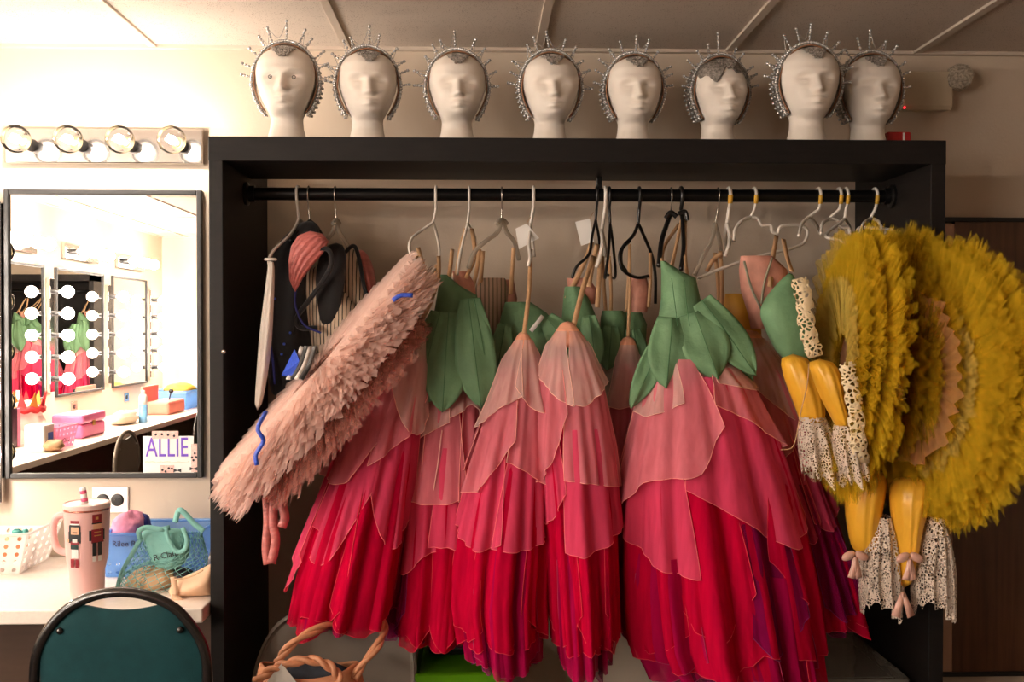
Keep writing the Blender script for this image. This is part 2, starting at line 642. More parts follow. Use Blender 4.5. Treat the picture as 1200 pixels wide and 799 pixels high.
ma, mb_ = P(3.5, 221.5, 3.178), P(237, 560, 3.178)
framed_mirror('black framed wall mirror over the worktop beside the wardrobe', V(((ma.x + mb_.x) / 2, WALL_Y, (ma.z + mb_.z) / 2)), (1, 0, 0), (0, -1, 0), mb_.x - ma.x, ma.z - mb_.z)

# the side wall, partly seen in that mirror: mirrors with bulb strips over and between them
LZ = ((1.945 + 1.0) / 2, 0.945)
side_spans = [(2.37, 1.46), (1.26, 0.35), (0.15, -0.76), (-0.96, -1.87), (-2.07, -2.92)]  # spans nearest the wardrobe are unseen, added with their bulbs to light the costumes
ordinal = ['added fifth', 'added fourth', 'third', 'second', 'first']
for i, (ya, yb) in enumerate(side_spans):
    yc, w = (ya + yb) / 2, ya - yb
    framed_mirror('%s black framed mirror on the side wall counted from the rear corner' % ordinal[i], (LEFT_X, yc, LZ[0]), (0, 1, 0), (1, 0, 0), w, LZ[1], 0.018)
    bulb_strip('chrome four bulb strip over the %s side wall mirror from the rear corner' % ordinal[i], (LEFT_X, yc, 2.078), (0, 1, 0), (1, 0, 0), 4, 0.165, 0.64, 0.115, True)
    bulb_strip('upright five bulb strip behind the %s side wall mirror from the rear corner' % ordinal[i], (LEFT_X, yb - 0.10, LZ[0] - 0.02), (0, 0, 1), (1, 0, 0), 5, 0.156, 0.82, 0.07, True)

# ------------------------------------------------------------------ worktops
xl0_ = P(244.5, 200, 2.65).x
front_y = PZ(120, 714, COUNTER_Z).y
wx1 = xl0_ - 0.004
build('worktop', MB().box((LEFT_X, front_y, COUNTER_Z - 0.038), (wx1, WALL_Y, COUNTER_Z)), M_COUNTER, smooth=False, bevel=0.004,
      label='pale laminate worktop under the mirror beside the wardrobe', cat='worktop')
build('worktop', MB().box((LEFT_X, REAR_Y, COUNTER_Z - 0.038), (-2.46, front_y, COUNTER_Z)), M_COUNTER, smooth=False, bevel=0.004,
      label='long pale worktop running under the side wall mirrors', cat='worktop')


M_UNDER = solid('under_counter_brown', (84, 60, 44), 0.5, var=0.12, scale=6, stretch=(1, 1, 8))  # deep brown of panels added to darken the space under the worktops
build('added_dark_panel', MB().box((LEFT_X + 0.06, WALL_Y - 0.05, 0.0), (wx1, WALL_Y - 0.03, COUNTER_Z - 0.040)), M_UNDER, smooth=False,
      label='dark brown panel added to darken the space under the worktop behind the teal chair', cat='panel')
build('added_dark_panel', MB().box((LEFT_X + 0.03, -2.8, 0.0), (LEFT_X + 0.05, WALL_Y - 0.06, COUNTER_Z - 0.040)), M_UNDER, smooth=False,
      label='dark brown panel added to darken the space under the long side worktop', cat='panel')


def outlet(name, label, c, along, out, w, h, plate, n=2, dark=True):
    M = basis(V(c), V(along), (0, 0, 1), V(out))
    t = thing(name, label, 'outlet', c)
    build('cover_plate', MB().box((-w / 2, -h / 2, 0), (w / 2, h / 2, 0.006)).xf(M), plate, t, smooth=False, bevel=0.004)
    for i in range(n):
        x = (i - (n - 1) / 2) * w * 0.4
        s = build('socket_face', MB().lathe([(h * 0.24, 0.005), (h * 0.24, 0.009), (h * 0.2, 0.0095)], n=20, M=M @ Matrix.Translation((x, 0, 0))), M_BLACK if dark else M_WHITEPL, t)
        for d in (-1, 1):
            build('slot', MB().box((x + d * h * 0.08 - 0.001, -0.005, 0.009), (x + d * h * 0.08 + 0.001, 0.006, 0.0102)).xf(M), M_SOCKET if not dark else M_CHROME, s, smooth=False)
    return t


oa, ob_ = P(107, 571, 3.19), P(150, 601, 3.19)
outlet('power_outlet', 'chrome plated wall outlet with black sockets under the mirror', V(((oa.x + ob_.x) / 2, WALL_Y, (oa.z + ob_.z) / 2)), (1, 0, 0), (0, -1, 0), ob_.x - oa.x, oa.z - ob_.z, M_STEEL)
o2 = P(812, 776, WALL_Y)
outlet('power_outlet', 'small pale wall outlet with black sockets low behind the hanging skirts', V((o2.x, WALL_Y, o2.z)), (1, 0, 0), (0, -1, 0), 0.075, 0.05, M_WHITEPL)
for (u, v, w) in ((88, 476, 0.11), (149, 465, 0.11)):
    q = PM(u, v, LEFT_X)
    outlet('power_outlet', 'chrome outlet under the %s side wall mirror' % ('second' if u < 100 else 'first'), q, (0, 1, 0), (1, 0, 0), w, 0.08, M_CHROME, 1)

# ------------------------------------------------------------------ wardrobe frame
WF, WB = 2.65, WALL_Y - 0.003
xl0, xl1 = P(244.5, 200, WF).x, P(261, 200, WF).x
xr1, xr0 = P(1108.5, 200, WF).x, P(1091, 200, WF).x
wz1, wz0 = P(600, 161.5, WF).z, P(600, 190, WF).z
ROD_Y = 2.9
ROD_Z = P(640, 228.5, ROD_Y).z
ROD_R = 0.0185
wd = thing('open_wardrobe', 'black open fronted costume wardrobe frame standing against the cream wall', 'wardrobe', ((xl0 + xr1) / 2, (WF + WB) / 2, 0))
build('side_panel', MB().box((xl0, WF, 0), (xl1, WB, wz1 - 0.001)), M_BLACKWOOD, wd, smooth=False, bevel=0.002)
build('side_panel', MB().box((xr0, WF, 0), (xr1, WB, wz1 - 0.001)), M_BLACKWOOD, wd, smooth=False, bevel=0.002)
build('top_panel', MB().box((xl0 - 0.001, WF - 0.001, wz0), (xr1 + 0.001, 2.975, wz1)), M_BLACKWOOD, wd, smooth=False, bevel=0.002)
build('hanging_rod', MB().tube([(xl1 - 0.002, ROD_Y, ROD_Z), (xr0 + 0.002, ROD_Y, ROD_Z)], ROD_R, 20), M_ROD, wd, auto=40)
for x, s in ((xl1, 1), (xr0, -1)):
    M = basis((x, ROD_Y, ROD_Z), (0, 1, 0), (0, 0, 1), (s, 0, 0))
    build('rod_flange', MB().lathe([(0.034, -0.001), (0.034, 0.008), (0.024, 0.012), (0.024, 0.028)], n=20, M=M), M_ROD, wd, auto=40)
rx = P(702, 205, ROD_Y).x
build('rod_support', MB().box((rx - 0.008, ROD_Y - 0.008, ROD_Z), (rx + 0.008, ROD_Y + 0.008, wz0 + 0.002)), M_ROD, wd, smooth=False, bevel=0.002)
build('screw', MB().lathe([(0.006, 0), (0.005, 0.003), (0.001, 0.004)], c=(P(262, 412, WF).x, WF, P(262, 412, WF).z), n=10, M=Matrix.Rotation(PI / 2, 4, 'X')), M_CHROME, wd)

# emergency light and red box beyond the wardrobe top
M_EMER = solid('beige_fixture', (198, 184, 160), 0.5, var=0.04)
M_PRISM = thin_glass('ribbed_lens', (0.9, 0.88, 0.85))
M_LENS = solid('fixture_lens', (190, 178, 160), 0.25, var=0.5, scale=140, bump=0.8, bump_scale=260)
M_REDPL = solid('red_plastic', (170, 24, 26), 0.4, var=0.1)
M_LED = emitter('red_indicator', (1, 0.02, 0.03), 3.0)
ea, eb = P(1058, 84, 3.13), P(1115, 129, 3.13)
em = thing('emergency_light', 'beige emergency light box with lamp head under the ceiling beyond the crowned heads', 'light', V(((ea.x + eb.x) / 2, WALL_Y, eb.z)))
mb = MB()
mb.loft([[V((ea.x, y, z)) for y, z in ((WALL_Y, eb.z + 0.008), (3.13, eb.z), (3.12, eb.z + 0.012), (3.12, ea.z), (WALL_Y, ea.z))],
         [V((eb.x, y, z)) for y, z in ((WALL_Y, eb.z + 0.008), (3.13, eb.z), (3.12, eb.z + 0.012), (3.12, ea.z), (WALL_Y, ea.z))]])
build('housing', mb, M_EMER, em, smooth=False, bevel=0.003)
build('indicator', MB().sphere(P(1060, 126, 3.115), 0.004, 8, 6), M_LED, em, label='small red indicator lamp')
hc = P(1124, 92, 3.13)
mb = MB().lathe([(0.02, -0.03), (0.036, -0.025), (0.044, 0.02), (0.03, 0.03), (0.012, 0.034)], n=8, M=Matrix.Translation(hc) @ Matrix.Rotation(math.radians(78), 4, 'X') @ Matrix.Rotation(math.radians(-24), 4, 'Y'))
lh = build('lamp_head', mb, M_LENS, em, smooth=False, bevel=0.004)
build('lamp_arm', MB().tube([P(1112, 100, 3.16), hc + V((0, 0.03, 0))], 0.012, 10), M_BLACK, em)
ra, rb = P(1040, 154, 2.9), P(1068, 166, 2.9)
rbx = thing('fire_alarm_box', 'small red box on the wardrobe top beside the last crowned head', 'box', ((ra.x + rb.x) / 2, 2.92, wz1))
build('case', MB().box((ra.x, 2.9, wz1 - 0.001), (rb.x, 2.95, ra.z)), M_REDPL, rbx, smooth=False, bevel=0.005)
build('label_mark', MB().box((P(1058, 160, 2.899).x, 2.897, wz1 + 0.012), (P(1060, 160, 2.899).x, 2.9, ra.z - 0.004)), M_PAPER, rbx, smooth=False)

# ------------------------------------------------------------------ foam heads and crowns on the wardrobe
M_FOAM = solid('white_foam', (236, 226, 214), 0.75, var=0.03, bump=0.12, bump_scale=500)
M_SILVER = solid('silver_beads', (226, 222, 216), 0.25, metal=0.6, var=0.5, scale=180)
M_TARNISH = solid('tarnished_band', (150, 142, 134), 0.4, metal=0.6, var=0.6, scale=120, bump=0.6, bump_scale=300)
M_BANDIN = solid('brown_band_lining', (134, 92, 62), 0.6, var=0.2)
M_INK = solid('dark_ink', (26, 24, 34), 0.6, var=0.1)

HZ = [0, .02, .05, .072, .083, .095, .115, .14, .17, .20, .225, .245, .26, .268, .2715]
HX = [.058, .053, .045, .043, .044, .051, .061, .071, .080, .082, .077, .065, .045, .024, .003]
HF = [.060, .054, .044, .046, .066, .080, .087, .088, .087, .085, .078, .062, .042, .022, .003]
HB = [.064, .058, .054, .058, .064, .070, .078, .088, .098, .103, .098, .082, .058, .030, .003]


def head_mb():
    mb = MB()
    rows = []
    zs = []
    for i in range(len(HZ) - 1):
        steps = 3 if HZ[i + 1] - HZ[i] < 0.015 else 6
        zs += [HZ[i] + (HZ[i + 1] - HZ[i]) * k / steps for k in range(steps)]
    zs.append(HZ[-1])

    def g(x, s):
        return math.exp(-(x / s) ** 2)

    def sm(tab, z):      # smooth interpolation
        return (interp(HZ, tab, z - 0.004) + interp(HZ, tab, z) * 2 + interp(HZ, tab, z + 0.004)) / 4 if 0.005 < z < 0.262 else interp(HZ, tab, z)
    for z in zs:
        ring = []
        rx, yf, yb = sm(HX, z), sm(HF, z), sm(HB, z)
        for k in range(88):
            a = 2 * PI * k / 88
            s, c = math.sin(a), math.cos(a)       # c = 1 is the face
            x = rx * (abs(s) ** 0.92) * (1 if s >= 0 else -1)
            y = -(yf if c > 0 else yb) * (abs(c) ** 0.92) * (1 if c >= 0 else -1)
            if c > 0 and 0.08 < z < 0.23:
                d = 0.0
                nz = max(0.0, min(1.0, (0.182 - z) / 0.045)) if z > 0.137 else max(0.0, 1 - (0.137 - z) / 0.010)
                d += 0.027 * nz * g(x, 0.007 + 0.006 * nz)
                d += 0.005 * g(abs(x) - 0.011, 0.006) * g(z - 0.137, 0.007)
                d -= 0.019 * g(abs(x) - 0.030, 0.018) * g(z - 0.172, 0.013)
                d += 0.010 * g(abs(x) - 0.031, 0.012) * g(z - 0.168, 0.0065)
                d += 0.005 * g(abs(x) - 0.027, 0.024) * g(z - 0.192, 0.007)
                d += 0.012 * g(x, 0.017) * g(z - 0.1165, 0.0042) + 0.012 * g(x, 0.014) * g(z - 0.1065, 0.0045)
                d -= 0.004 * g(x, 0.02) * g(z - 0.1115, 0.0018) + 0.004 * g(x, 0.02) * g(z - 0.099, 0.004)
                d += 0.007 * g(x, 0.018) * g(z - 0.088, 0.010)
                d += 0.004 * g(abs(x) - 0.045, 0.018) * g(z - 0.142, 0.016)
                y -= d * min(1.0, c * 2.2)
            ring.append(V((x, y + (0.008 if z < 0.07 else 0.008 * max(0, 1 - (z - 0.07) / 0.03)), z)))
        rows.append(ring)
    mb.loft(rows)
    return mb


head_proto_mesh = None


def crown_parts(t, seed, cap=False):
    rnd = random.Random(seed)
    o = world_loc(t)

    def arc(a, rx=0.088, rz=0.112, y=0.0):
        return V((rx * (1 - 0.16 * max(0.0, -math.sin(a))) * math.cos(a), y, 0.168 + rz * math.sin(a)))
    a0, a1 = math.radians(-44), math.radians(224)
    N = 44
    angs = [a0 + (a1 - a0) * i / N for i in range(N + 1)]
    rings = []
    for a in angs:
        w = 0.016 + 0.008 * max(0, math.sin(a))
        i0, i1 = arc(a, 0.0845, 0.1075, -0.018 - 0.006 * math.sin(a)), arc(a, 0.0865, 0.1095, 0.024 + w)
        o0, o1 = arc(a, 0.0885, 0.1125, -0.018 - 0.006 * math.sin(a)), arc(a, 0.0905, 0.1135, 0.024 + w)
        rings.append([o + i0, o + i1, o + o1, o + o0])
    build('band', MB().loft(rings), M_TARNISH, t, smooth=False)
    build('lining', MB().tube([o + arc(a, 0.0845, 0.107, -0.019 - 0.006 * math.sin(a)) for a in angs], 0.0020, 6), M_BANDIN, t)
    mb = MB()
    for i in range(78):
        a = a0 + (a1 - a0) * (i + rnd.uniform(-.2, .2)) / 78
        mb.sphere(o + arc(a, 0.0925, 0.1165, -0.014 - 0.005 * math.sin(a)), 0.0046, 6, 4)
        if i % 2:
            mb.sphere(o + arc(a, 0.0925, 0.1155, 0.012 + rnd.uniform(-.004, .004)), 0.0044, 6, 4)
            mb.sphere(o + arc(a, 0.094, 0.1165, 0.034 + rnd.uniform(-.004, .004)), 0.0044, 6, 4)
    build('bead_trim', mb, M_SILVER, t, kind='stuff')
    degs = [8, 22, 36, 54, 70, 90, 108, 124, 144, 158, 172]
    lens = [.030, .036, .034, .040, .044, .056, .044, .042, .036, .034, .030]
    tips = []
    for d, L in zip(degs, lens):
        d += rnd.uniform(-4, 4)
        L *= rnd.uniform(0.85, 1.2)
        a = math.radians(d)
        p0 = o + arc(a, 0.089, 0.112, -0.004)
        dirv = V((math.cos(a) + rnd.uniform(-.12, .12), rnd.uniform(-.25, .1), math.sin(a) + rnd.uniform(-.05, .1))).normalized()
        tips.append(p0 + dirv * L)
        mb = MB().tube([p0, p0 + dirv * L], 0.0011, 5)
        nb = max(4, int(L / 0.0082))
        for k in range(nb + 1):
            mb.sphere(p0 + dirv * (L * k / nb), 0.0040 if k < nb else 0.0048, 6, 4)
        build('beaded_spike', mb, M_SILVER, t)
    mb = MB()
    for p, q in zip(tips[:-1], tips[1:]):
        if rnd.random() < 0.55:
            m = (p + q) / 2 + (o + V((0, 0, 0.17)) - (p + q) / 2) * 0.22
            mb.tube(smooth_path([p, m, q], 6), 0.0008, 4)
    if mb.v:
        build('wire_swag', mb, M_SILVER, t, kind='stuff')
    mb = MB()
    for row in range(5):
        for k in range(-(5 - row) * 1, (5 - row) + 1):
            x = k * 0.0056 + rnd.uniform(-.002, .002)
            z = 0.261 - row * 0.0075 - abs(x) * 0.18 + rnd.uniform(-.001, .001)
            rr = max(0.0, 1 - (x / .08) ** 2) ** .5
            y = -interp(HZ, HF, z) * rr - 0.007
            mb.sphere(o + V((x, y, z)), 0.0044, 6, 4, sc=(1.2, .7, 1))
    build('brow_ornament', mb, M_TARNISH, t, smooth=False)
    if cap:
        def f(s, q):
            a = math.radians(-150 + 300 * s) if True else 0
            z = 0.262 - q * (0.05 + 0.018 * math.sin(s * 21) + 0.012 * math.sin(s * 47 + 1))
            sx, cx = math.sin(a), math.cos(a)
            return o + V(((interp(HZ, HX, z) + .003) * sx, -((interp(HZ, HF, z) if cx > 0 else interp(HZ, HB, z)) + .003) * cx, z))
        build('net_cap', MB().grid(f, 60, 8), M_TARNISH, t, solidify=0.002)


heads = [  # u of the neck, depth, turn in degrees (positive = towards the dim side), scale, labels
    (336, 2.80, 3, 1.02, 'white foam mannequin head with eyes marked in ink', 'beaded silver crown on the foam head with inked eyes'),
    (431, 2.82, 9, 1.0, 'foam mannequin head standing second from the bulb strip end', 'beaded silver crown on the second foam head from the bulb strip'),
    (535.5, 2.82, 4, 0.98, 'foam mannequin head standing third from the bulb strip end', 'beaded silver crown on the third foam head from the bulb strip'),
    (644.5, 2.82, 4, 0.98, 'foam mannequin head standing fourth from the bulb strip end', 'beaded silver crown on the fourth foam head from the bulb strip'),
    (742, 2.82, 3, 0.96, 'foam mannequin head standing fifth from the bulb strip end', 'beaded silver crown on the fifth foam head from the bulb strip'),
    (842, 2.84, 9, 0.97, 'foam mannequin head with its forehead under a silver net cap', 'silver beaded crown with net cap pulled low over the forehead'),
    (946, 2.77, 0, 1.02, 'tallest foam mannequin head, close beside the last one', 'beaded silver crown with small round brow ornament on the tallest foam head'),
    (1018, 2.86, -1, 1.03, 'foam mannequin head at the dim end in front of the red box', 'beaded silver crown on the end foam head before the red box'),
]
hm = head_mb()
head0 = None
M_DRAW = M_INK
for i, (u, y, turn, scl, lab, clab) in enumerate(heads):
    base = V((P(u, 160, y).x, y, wz1))
    R = Matrix.Translation(base) @ Matrix.Rotation(math.radians(turn), 4, 'Z') @ Matrix.Scale(scl, 4)
    loc0 = V((0, 0, 0))
    if head0 is None:
        mb = MB().add(hm.v, hm.f)
        head0 = build('mannequin_head', mb, M_FOAM, origin=(0, 0, 0))
        h = head0
    else:
        h = bpy.data.objects.new('mannequin_head', head0.data)
        COL.objects.link(h)
    h['label'] = lab
    h['category'] = 'mannequin head'
    h['group'] = 'crowned foam heads on the wardrobe top'
    h.location = base
    h.rotation_euler = (0, 0, math.radians(turn))
    h.scale = (scl, scl, scl)
    if i == 0:
        for s in (-1, 1):
            ring = [V((s * 0.031 + 0.0045 * math.cos(2 * PI * k / 12), -0.0868, 0.169 + 0.004 * math.sin(2 * PI * k / 12))) for k in range(12)]
            e = build('drawn_eye', MB().tube(ring, 0.0012, 5, closed=True).sphere((s * 0.031, -0.0862, 0.169), 0.0018, 6, 4), M_INK, origin=(0, 0, 0))
            e.parent = h
    t = thing('beaded_crown', clab, 'crown', (0, 0, 0), 'silver crowns on the foam heads')
    crown_parts(t, 11 + i, cap=(i == 5))
    t.location = base + V((0, 0, -0.002))
    t.rotation_euler = (math.radians(1), 0, math.radians(turn))
    t.scale = (scl, scl, scl)

# ------------------------------------------------------------------ things on the worktop beside the wardrobe
M_TUMBLER = solid('pink_powder_coat', (226, 178, 172), 0.4, var=0.03, bump=0.05, bump_scale=600)
M_TLID = solid('pink_clear_lid', (238, 208, 202), 0.15, var=0.03)
M_HOTPINK = solid('hot_pink_plastic', (226, 90, 130), 0.35, var=0.05)
tb = PZ(102.5, 699, COUNTER_Z)
TY = tb.y
tm = thing('tumbler', 'tall pink tumbler with handle and printed toy soldiers on the worktop', 'tumbler', tb)
ppm = F / TY
Rt, Rb, Ht = 25.5 / ppm, 18.5 / ppm, 109 / ppm


def trad(z):
    return interp([0, Ht * .30, Ht * .42, Ht], [Rb, Rb * 1.05, Rt * .9, Rt], z)


prof = [(Rb * .96, 0), (Rb, 0.003)] + [(trad(Ht * k / 14), Ht * k / 14) for k in range(1, 15)]
build('cup_body', MB().lathe(prof, c=tb, n=40), M_TUMBLER, tm)
build('lid', MB().lathe([(Rt * .985, Ht - 0.012), (Rt * 1.01, Ht - 0.009), (Rt * 1.01, Ht), (Rt * .93, Ht + .003), (Rt * .9, Ht + .001), (0.002, Ht + .001)], c=tb, n=40), M_TLID, tm, auto=40)
build('steel_rim', MB().lathe([(Rt * .99, Ht - .017), (Rt * 1.004, Ht - .017), (Rt * 1.004, Ht - .012), (Rt * .99, Ht - .012)], c=tb, n=40), solid('copper_rim', (190, 120, 104), 0.25, metal=0.8), tm)
hp = [P(83, 604, TY), P(70, 604, TY), P(63.5, 612, TY), P(63, 628, TY), P(67, 642, TY), P(76, 647, TY), P(86, 647, TY)]
build('handle', MB().tube(smooth_path(hp, 26), px(4.2, TY), 10, flat=0.8), M_TUMBLER, tm)
s0, s1 = tb + V((-0.005, 0, Ht)), tb + V((-0.010, -0.004, Ht + px(18, TY)))
st = build('straw', MB().tube([s0, s1], px(3.6, TY), 12), M_WHITEPL, tm)
for k in (0.12, 0.62):
    build('straw_stripe', MB().tube([s0.lerp(s1, k), s0.lerp(s1, k + .22)], px(3.8, TY), 12), M_HOTPINK, st)

M_P = {'red': solid('print_red', (138, 26, 40), 0.5), 'black': solid('print_black', (24, 28, 30), 0.5), 'skin': solid('print_skin', (226, 176, 140), 0.5),
       'white': solid('print_white', (236, 230, 224), 0.5), 'gold': solid('print_gold', (196, 156, 84), 0.5), 'green': solid('print_green', (22, 52, 48), 0.5)}
PK = list(M_P)


TV_F = V((CAM.x - tb.x, CAM.y - tb.y, 0)).normalized()      # the printed side is turned to the room
TV_R = V((-TV_F.y, TV_F.x, 0))


def print_patch(mb, u0, u1, v0, v1, col, lift):
    """a printed patch wrapped on the tumbler; pixel box on its front"""
    def f(s, q):
        u, v = u0 + (u1 - u0) * s, v0 + (v1 - v0) * q
        z = (699 - v) / ppm
        r = trad(z) + lift
        x = (u - 102.5) / ppm
        x = max(-r * .98, min(r * .98, x))
        return tb + TV_R * x + TV_F * math.sqrt(r * r - x * x) + V((0, 0, z))
    mb.grid(f, 5, 5, mi=PK.index(col))


sold = [[('black', 83, 96, 619, 632), ('red', 85, 94, 606, 610), ('white', 85, 94, 609.5, 611), ('black', 84, 95, 611, 614), ('skin', 85.5, 93.5, 613.5, 622), ('black', 83.5, 85.5, 612, 620), ('black', 93.5, 95.5, 612, 620),
         ('black', 87, 92, 619, 620.5), ('red', 85, 94, 630, 634), ('white', 87, 92, 627, 631), ('green', 85, 93, 633.5, 639), ('skin', 81.5, 83.5, 627, 631), ('white', 86, 93, 639, 649),
         ('red', 85, 88.6, 650, 660.5), ('red', 90, 93.4, 650, 660.5)],
        [('red', 108, 118, 600, 610.5), ('gold', 111.5, 114.5, 603, 606), ('black', 107.5, 118.5, 609.5, 611), ('skin', 109, 117.5, 611, 618), ('red', 107, 120, 617, 633), ('gold', 110, 117, 620, 621), ('gold', 110, 117, 624, 625),
         ('black', 104.5, 107, 618, 630), ('black', 119.5, 121, 618, 630), ('black', 108, 112.4, 632, 647.5), ('black', 113.8, 118, 632, 647.5), ('white', 108, 112, 648, 654), ('white', 114, 118, 648, 654)]]
for j, fig in enumerate(sold):
    mb = MB()
    for k, (c, u0, u1, v0, v1) in enumerate(fig):
        print_patch(mb, u0, u1, v0, v1, c, 0.0003 + 0.00015 * k)
    build('printed_soldier', mb, [M_P[k] for k in PK], tm, smooth=True, label='toy soldier printed in red and black')


def perforated(mb, p00, p10, p11, p01, nx, ny, rx, ry, skip=None):
    """wall of cells, each with an oval hole through it"""
    p00, p10, p11, p01 = V(p00), V(p10), V(p11), V(p01)

    def q(s, t):
        return (p00 * (1 - s) + p10 * s) * (1 - t) + (p01 * (1 - s) + p11 * s) * t
    for i in range(nx):
        for j in range(ny):
            c = [q((i + a) / nx, (j + b) / ny) for a, b in ((0, 0), (.5, 0), (1, 0), (1, .5), (1, 1), (.5, 1), (0, 1), (0, .5))]
            if skip and skip(i, j):
                mb.add([c[0], c[2], c[4], c[6]], [(0, 1, 2, 3)])
                continue
            inn = []
            for k in range(8):
                a = PI * 1.25 + k * PI / 4
                inn.append(q((i + .5 + rx * math.cos(a)) / nx, (j + .5 + ry * math.sin(a)) / ny))
            mb.add(c + inn, [(k, (k + 1) % 8, 8 + (k + 1) % 8, 8 + k) for k in range(8)])


def basket(name, label, cat, corners_b, corners_t, mat, nx, nz, rx, ry, rim=0.005, skip=None, group=None):
    z0 = corners_b[0][2]
    c = sum((V(p) for p in corners_b), V()) / 4
    t = thing(name, label, cat, V((c.x, c.y, z0)), group)
    for i in range(4):
        j = (i + 1) % 4
        mb = MB()
        n = nx if i % 2 == 0 else max(3, int(nx * .7))
        perforated(mb, corners_b[i], corners_b[j], corners_t[j], corners_t[i], n, nz, rx, ry, skip)
        build('basket_wall', mb, mat, t, smooth=False, solidify=0.002)
    build('basket_floor', MB().add(corners_b, [(0, 1, 2, 3)]), mat, t, smooth=False, solidify=0.002)
    mb = MB()
    path = []
    for i in range(4):
        a, b = V(corners_t[i]), V(corners_t[(i + 1) % 4])
        path += [a.lerp(b, .06), a.lerp(b, .94)]
    build('rim', mb.tube(path, rim, 8, closed=True), mat, t)
    return t


def rect4(x0, x1, y0, y1, z):
    return [V((x0, y0, z)), V((x1, y0, z)), V((x1, y1, z)), V((x0, y1, z))]


M_WBASK = plastic_clear('white_basket_plastic', (244, 240, 236), 0.75)
M_BBASK = plastic_clear('blue_basket_plastic', (150, 200, 246), 0.45)
wy0 = PZ(10, 673, COUNTER_Z).y
wx_r, wx_t = P(22, 673, wy0).x, P(31, 627, wy0 - 0.02).x
ztop = P(10, 627, wy0 - 0.02).z
basket('perforated_basket', 'white perforated plastic basket on the worktop beyond the tumbler handle', 'basket', rect4(wx_r - 0.26, wx_r, wy0, wy0 + 0.2, COUNTER_Z + 0.002),
       rect4(wx_t - 0.29, wx_t, wy0 - 0.02, wy0 + 0.24, ztop), M_WBASK, 8, 5, 0.2, 0.3)
# small things in it
for k, (du, dv, c, lab) in enumerate(((23, 624, (40, 120, 110), 'teal hair tie lying in the white basket'), (10, 627, (226, 140, 96), 'orange cloth pouch lying in the white basket'))):
    q = P(du, dv, wy0 + 0.06)
    t = thing('hair_tie' if k == 0 else 'cloth_pouch', lab, 'hair tie' if k == 0 else 'pouch', V((q.x, q.y, q.z - 0.02)))
    mb = MB()
    if k == 0:
        mb.tube([q + V((0.016 * math.cos(a) * (1 + .2 * math.sin(5 * a)), 0.016 * math.sin(a), 0.004 * math.sin(3 * a))) for a in [2 * PI * i / 24 for i in range(24)]], 0.007, 8, closed=True)
    else:
        rings = []
        for i in range(7):
            s = i / 6
            r = 0.05 * math.sin(PI * (0.12 + 0.76 * s))
            rings.append([V((q.x - 0.05 + 0.1 * s, q.y + r * math.cos(a), q.z - 0.04 + r * 0.8 * math.sin(a) + 0.004 * math.sin(4 * a + 6 * s))) for a in [2 * PI * j / 14 for j in range(14)]])
        mb.loft(rings)
    build('ring' if k == 0 else 'bag', mb, solid('basket_item_%d' % k, c, 0.6), t)

by0 = PZ(180, 676, COUNTER_Z).y
bl, br = P(124, 676, by0).x, P(224, 676, by0).x
btl, btr = P(120, 626, by0 - 0.015).x, P(232, 626, by0 - 0.015).x
bz = P(150, 626, by0 - 0.015).z
bk = basket('plastic_basket', 'translucent blue plastic basket behind the teal net bag', 'basket', rect4(bl, br, by0, by0 + 0.17, COUNTER_Z + 0.002),
            rect4(btl, btr, by0 - 0.015, by0 + 0.2, bz), M_BBASK, 10, 5, 0.28, 0.2, skip=lambda i, j: j >= 2)
lt = V((P(146, 637, by0 - 0.012).x, 0, P(146, 637, by0 - 0.012).z))
tm_ = MB()
nrm = V((0, -1, 0.0))
text_mesh(tm_, 'Rilee R', 0.024, basis((lt.x, by0 - 0.0165, lt.z), (1, 0, 0), (0, 0, 1), (0, -1, 0)))
build('name_lettering', tm_, M_INK, bk, smooth=False, label='handwritten name in dark ink')
M_PINKCL = solid('pink_cloth', (232, 150, 180), 0.8, var=0.12, scale=40, bump=0.3, bump_scale=90)
M_NAVY = solid('navy_cloth', (40, 44, 120), 0.7, var=0.1)


def lump(name, label, cat, c, r, mat, seed, kind='bag', flat=1.0, group=None, n=22, m=14, amp=0.25, base=None):
    """soft bundled cloth: a sphere pushed into folds"""
    mb = MB()
    c = V(c)

    def f(s, q):
        a, b = 2 * PI * s, PI * (0.02 + 0.96 * q)
        d = V((math.sin(b) * math.cos(a), math.sin(b) * math.sin(a), -math.cos(b)))
        k = 1 + amp * noise.noise(d * 1.8 + V((seed, 0, 0))) + amp * .5 * noise.noise(d * 5 + V((0, seed, 0)))
        p = c + V((d.x * r[0], d.y * r[1], d.z * r[2])) * k
        if base is not None:
            p.z = max(p.z, base)
        return p
    mb.grid(f, n, m, wrap=True)
    return build(name, mb, mat, None, label=label, cat=cat, group=group)


q = P(150, 611, by0 + 0.08)
lump('folded_cloth', 'crumpled pink cloth heaped in the blue basket', 'cloth', (q.x, q.y, q.z - 0.02), (0.055, 0.06, 0.05), M_PINKCL, 3.0)
q = P(168, 612, by0 + 0.1)
lump('scrunched_cloth', 'navy cloth tucked beside the pink one in the blue basket', 'cloth', (q.x, q.y, q.z - 0.01), (0.02, 0.03, 0.035), M_NAVY, 5.0)

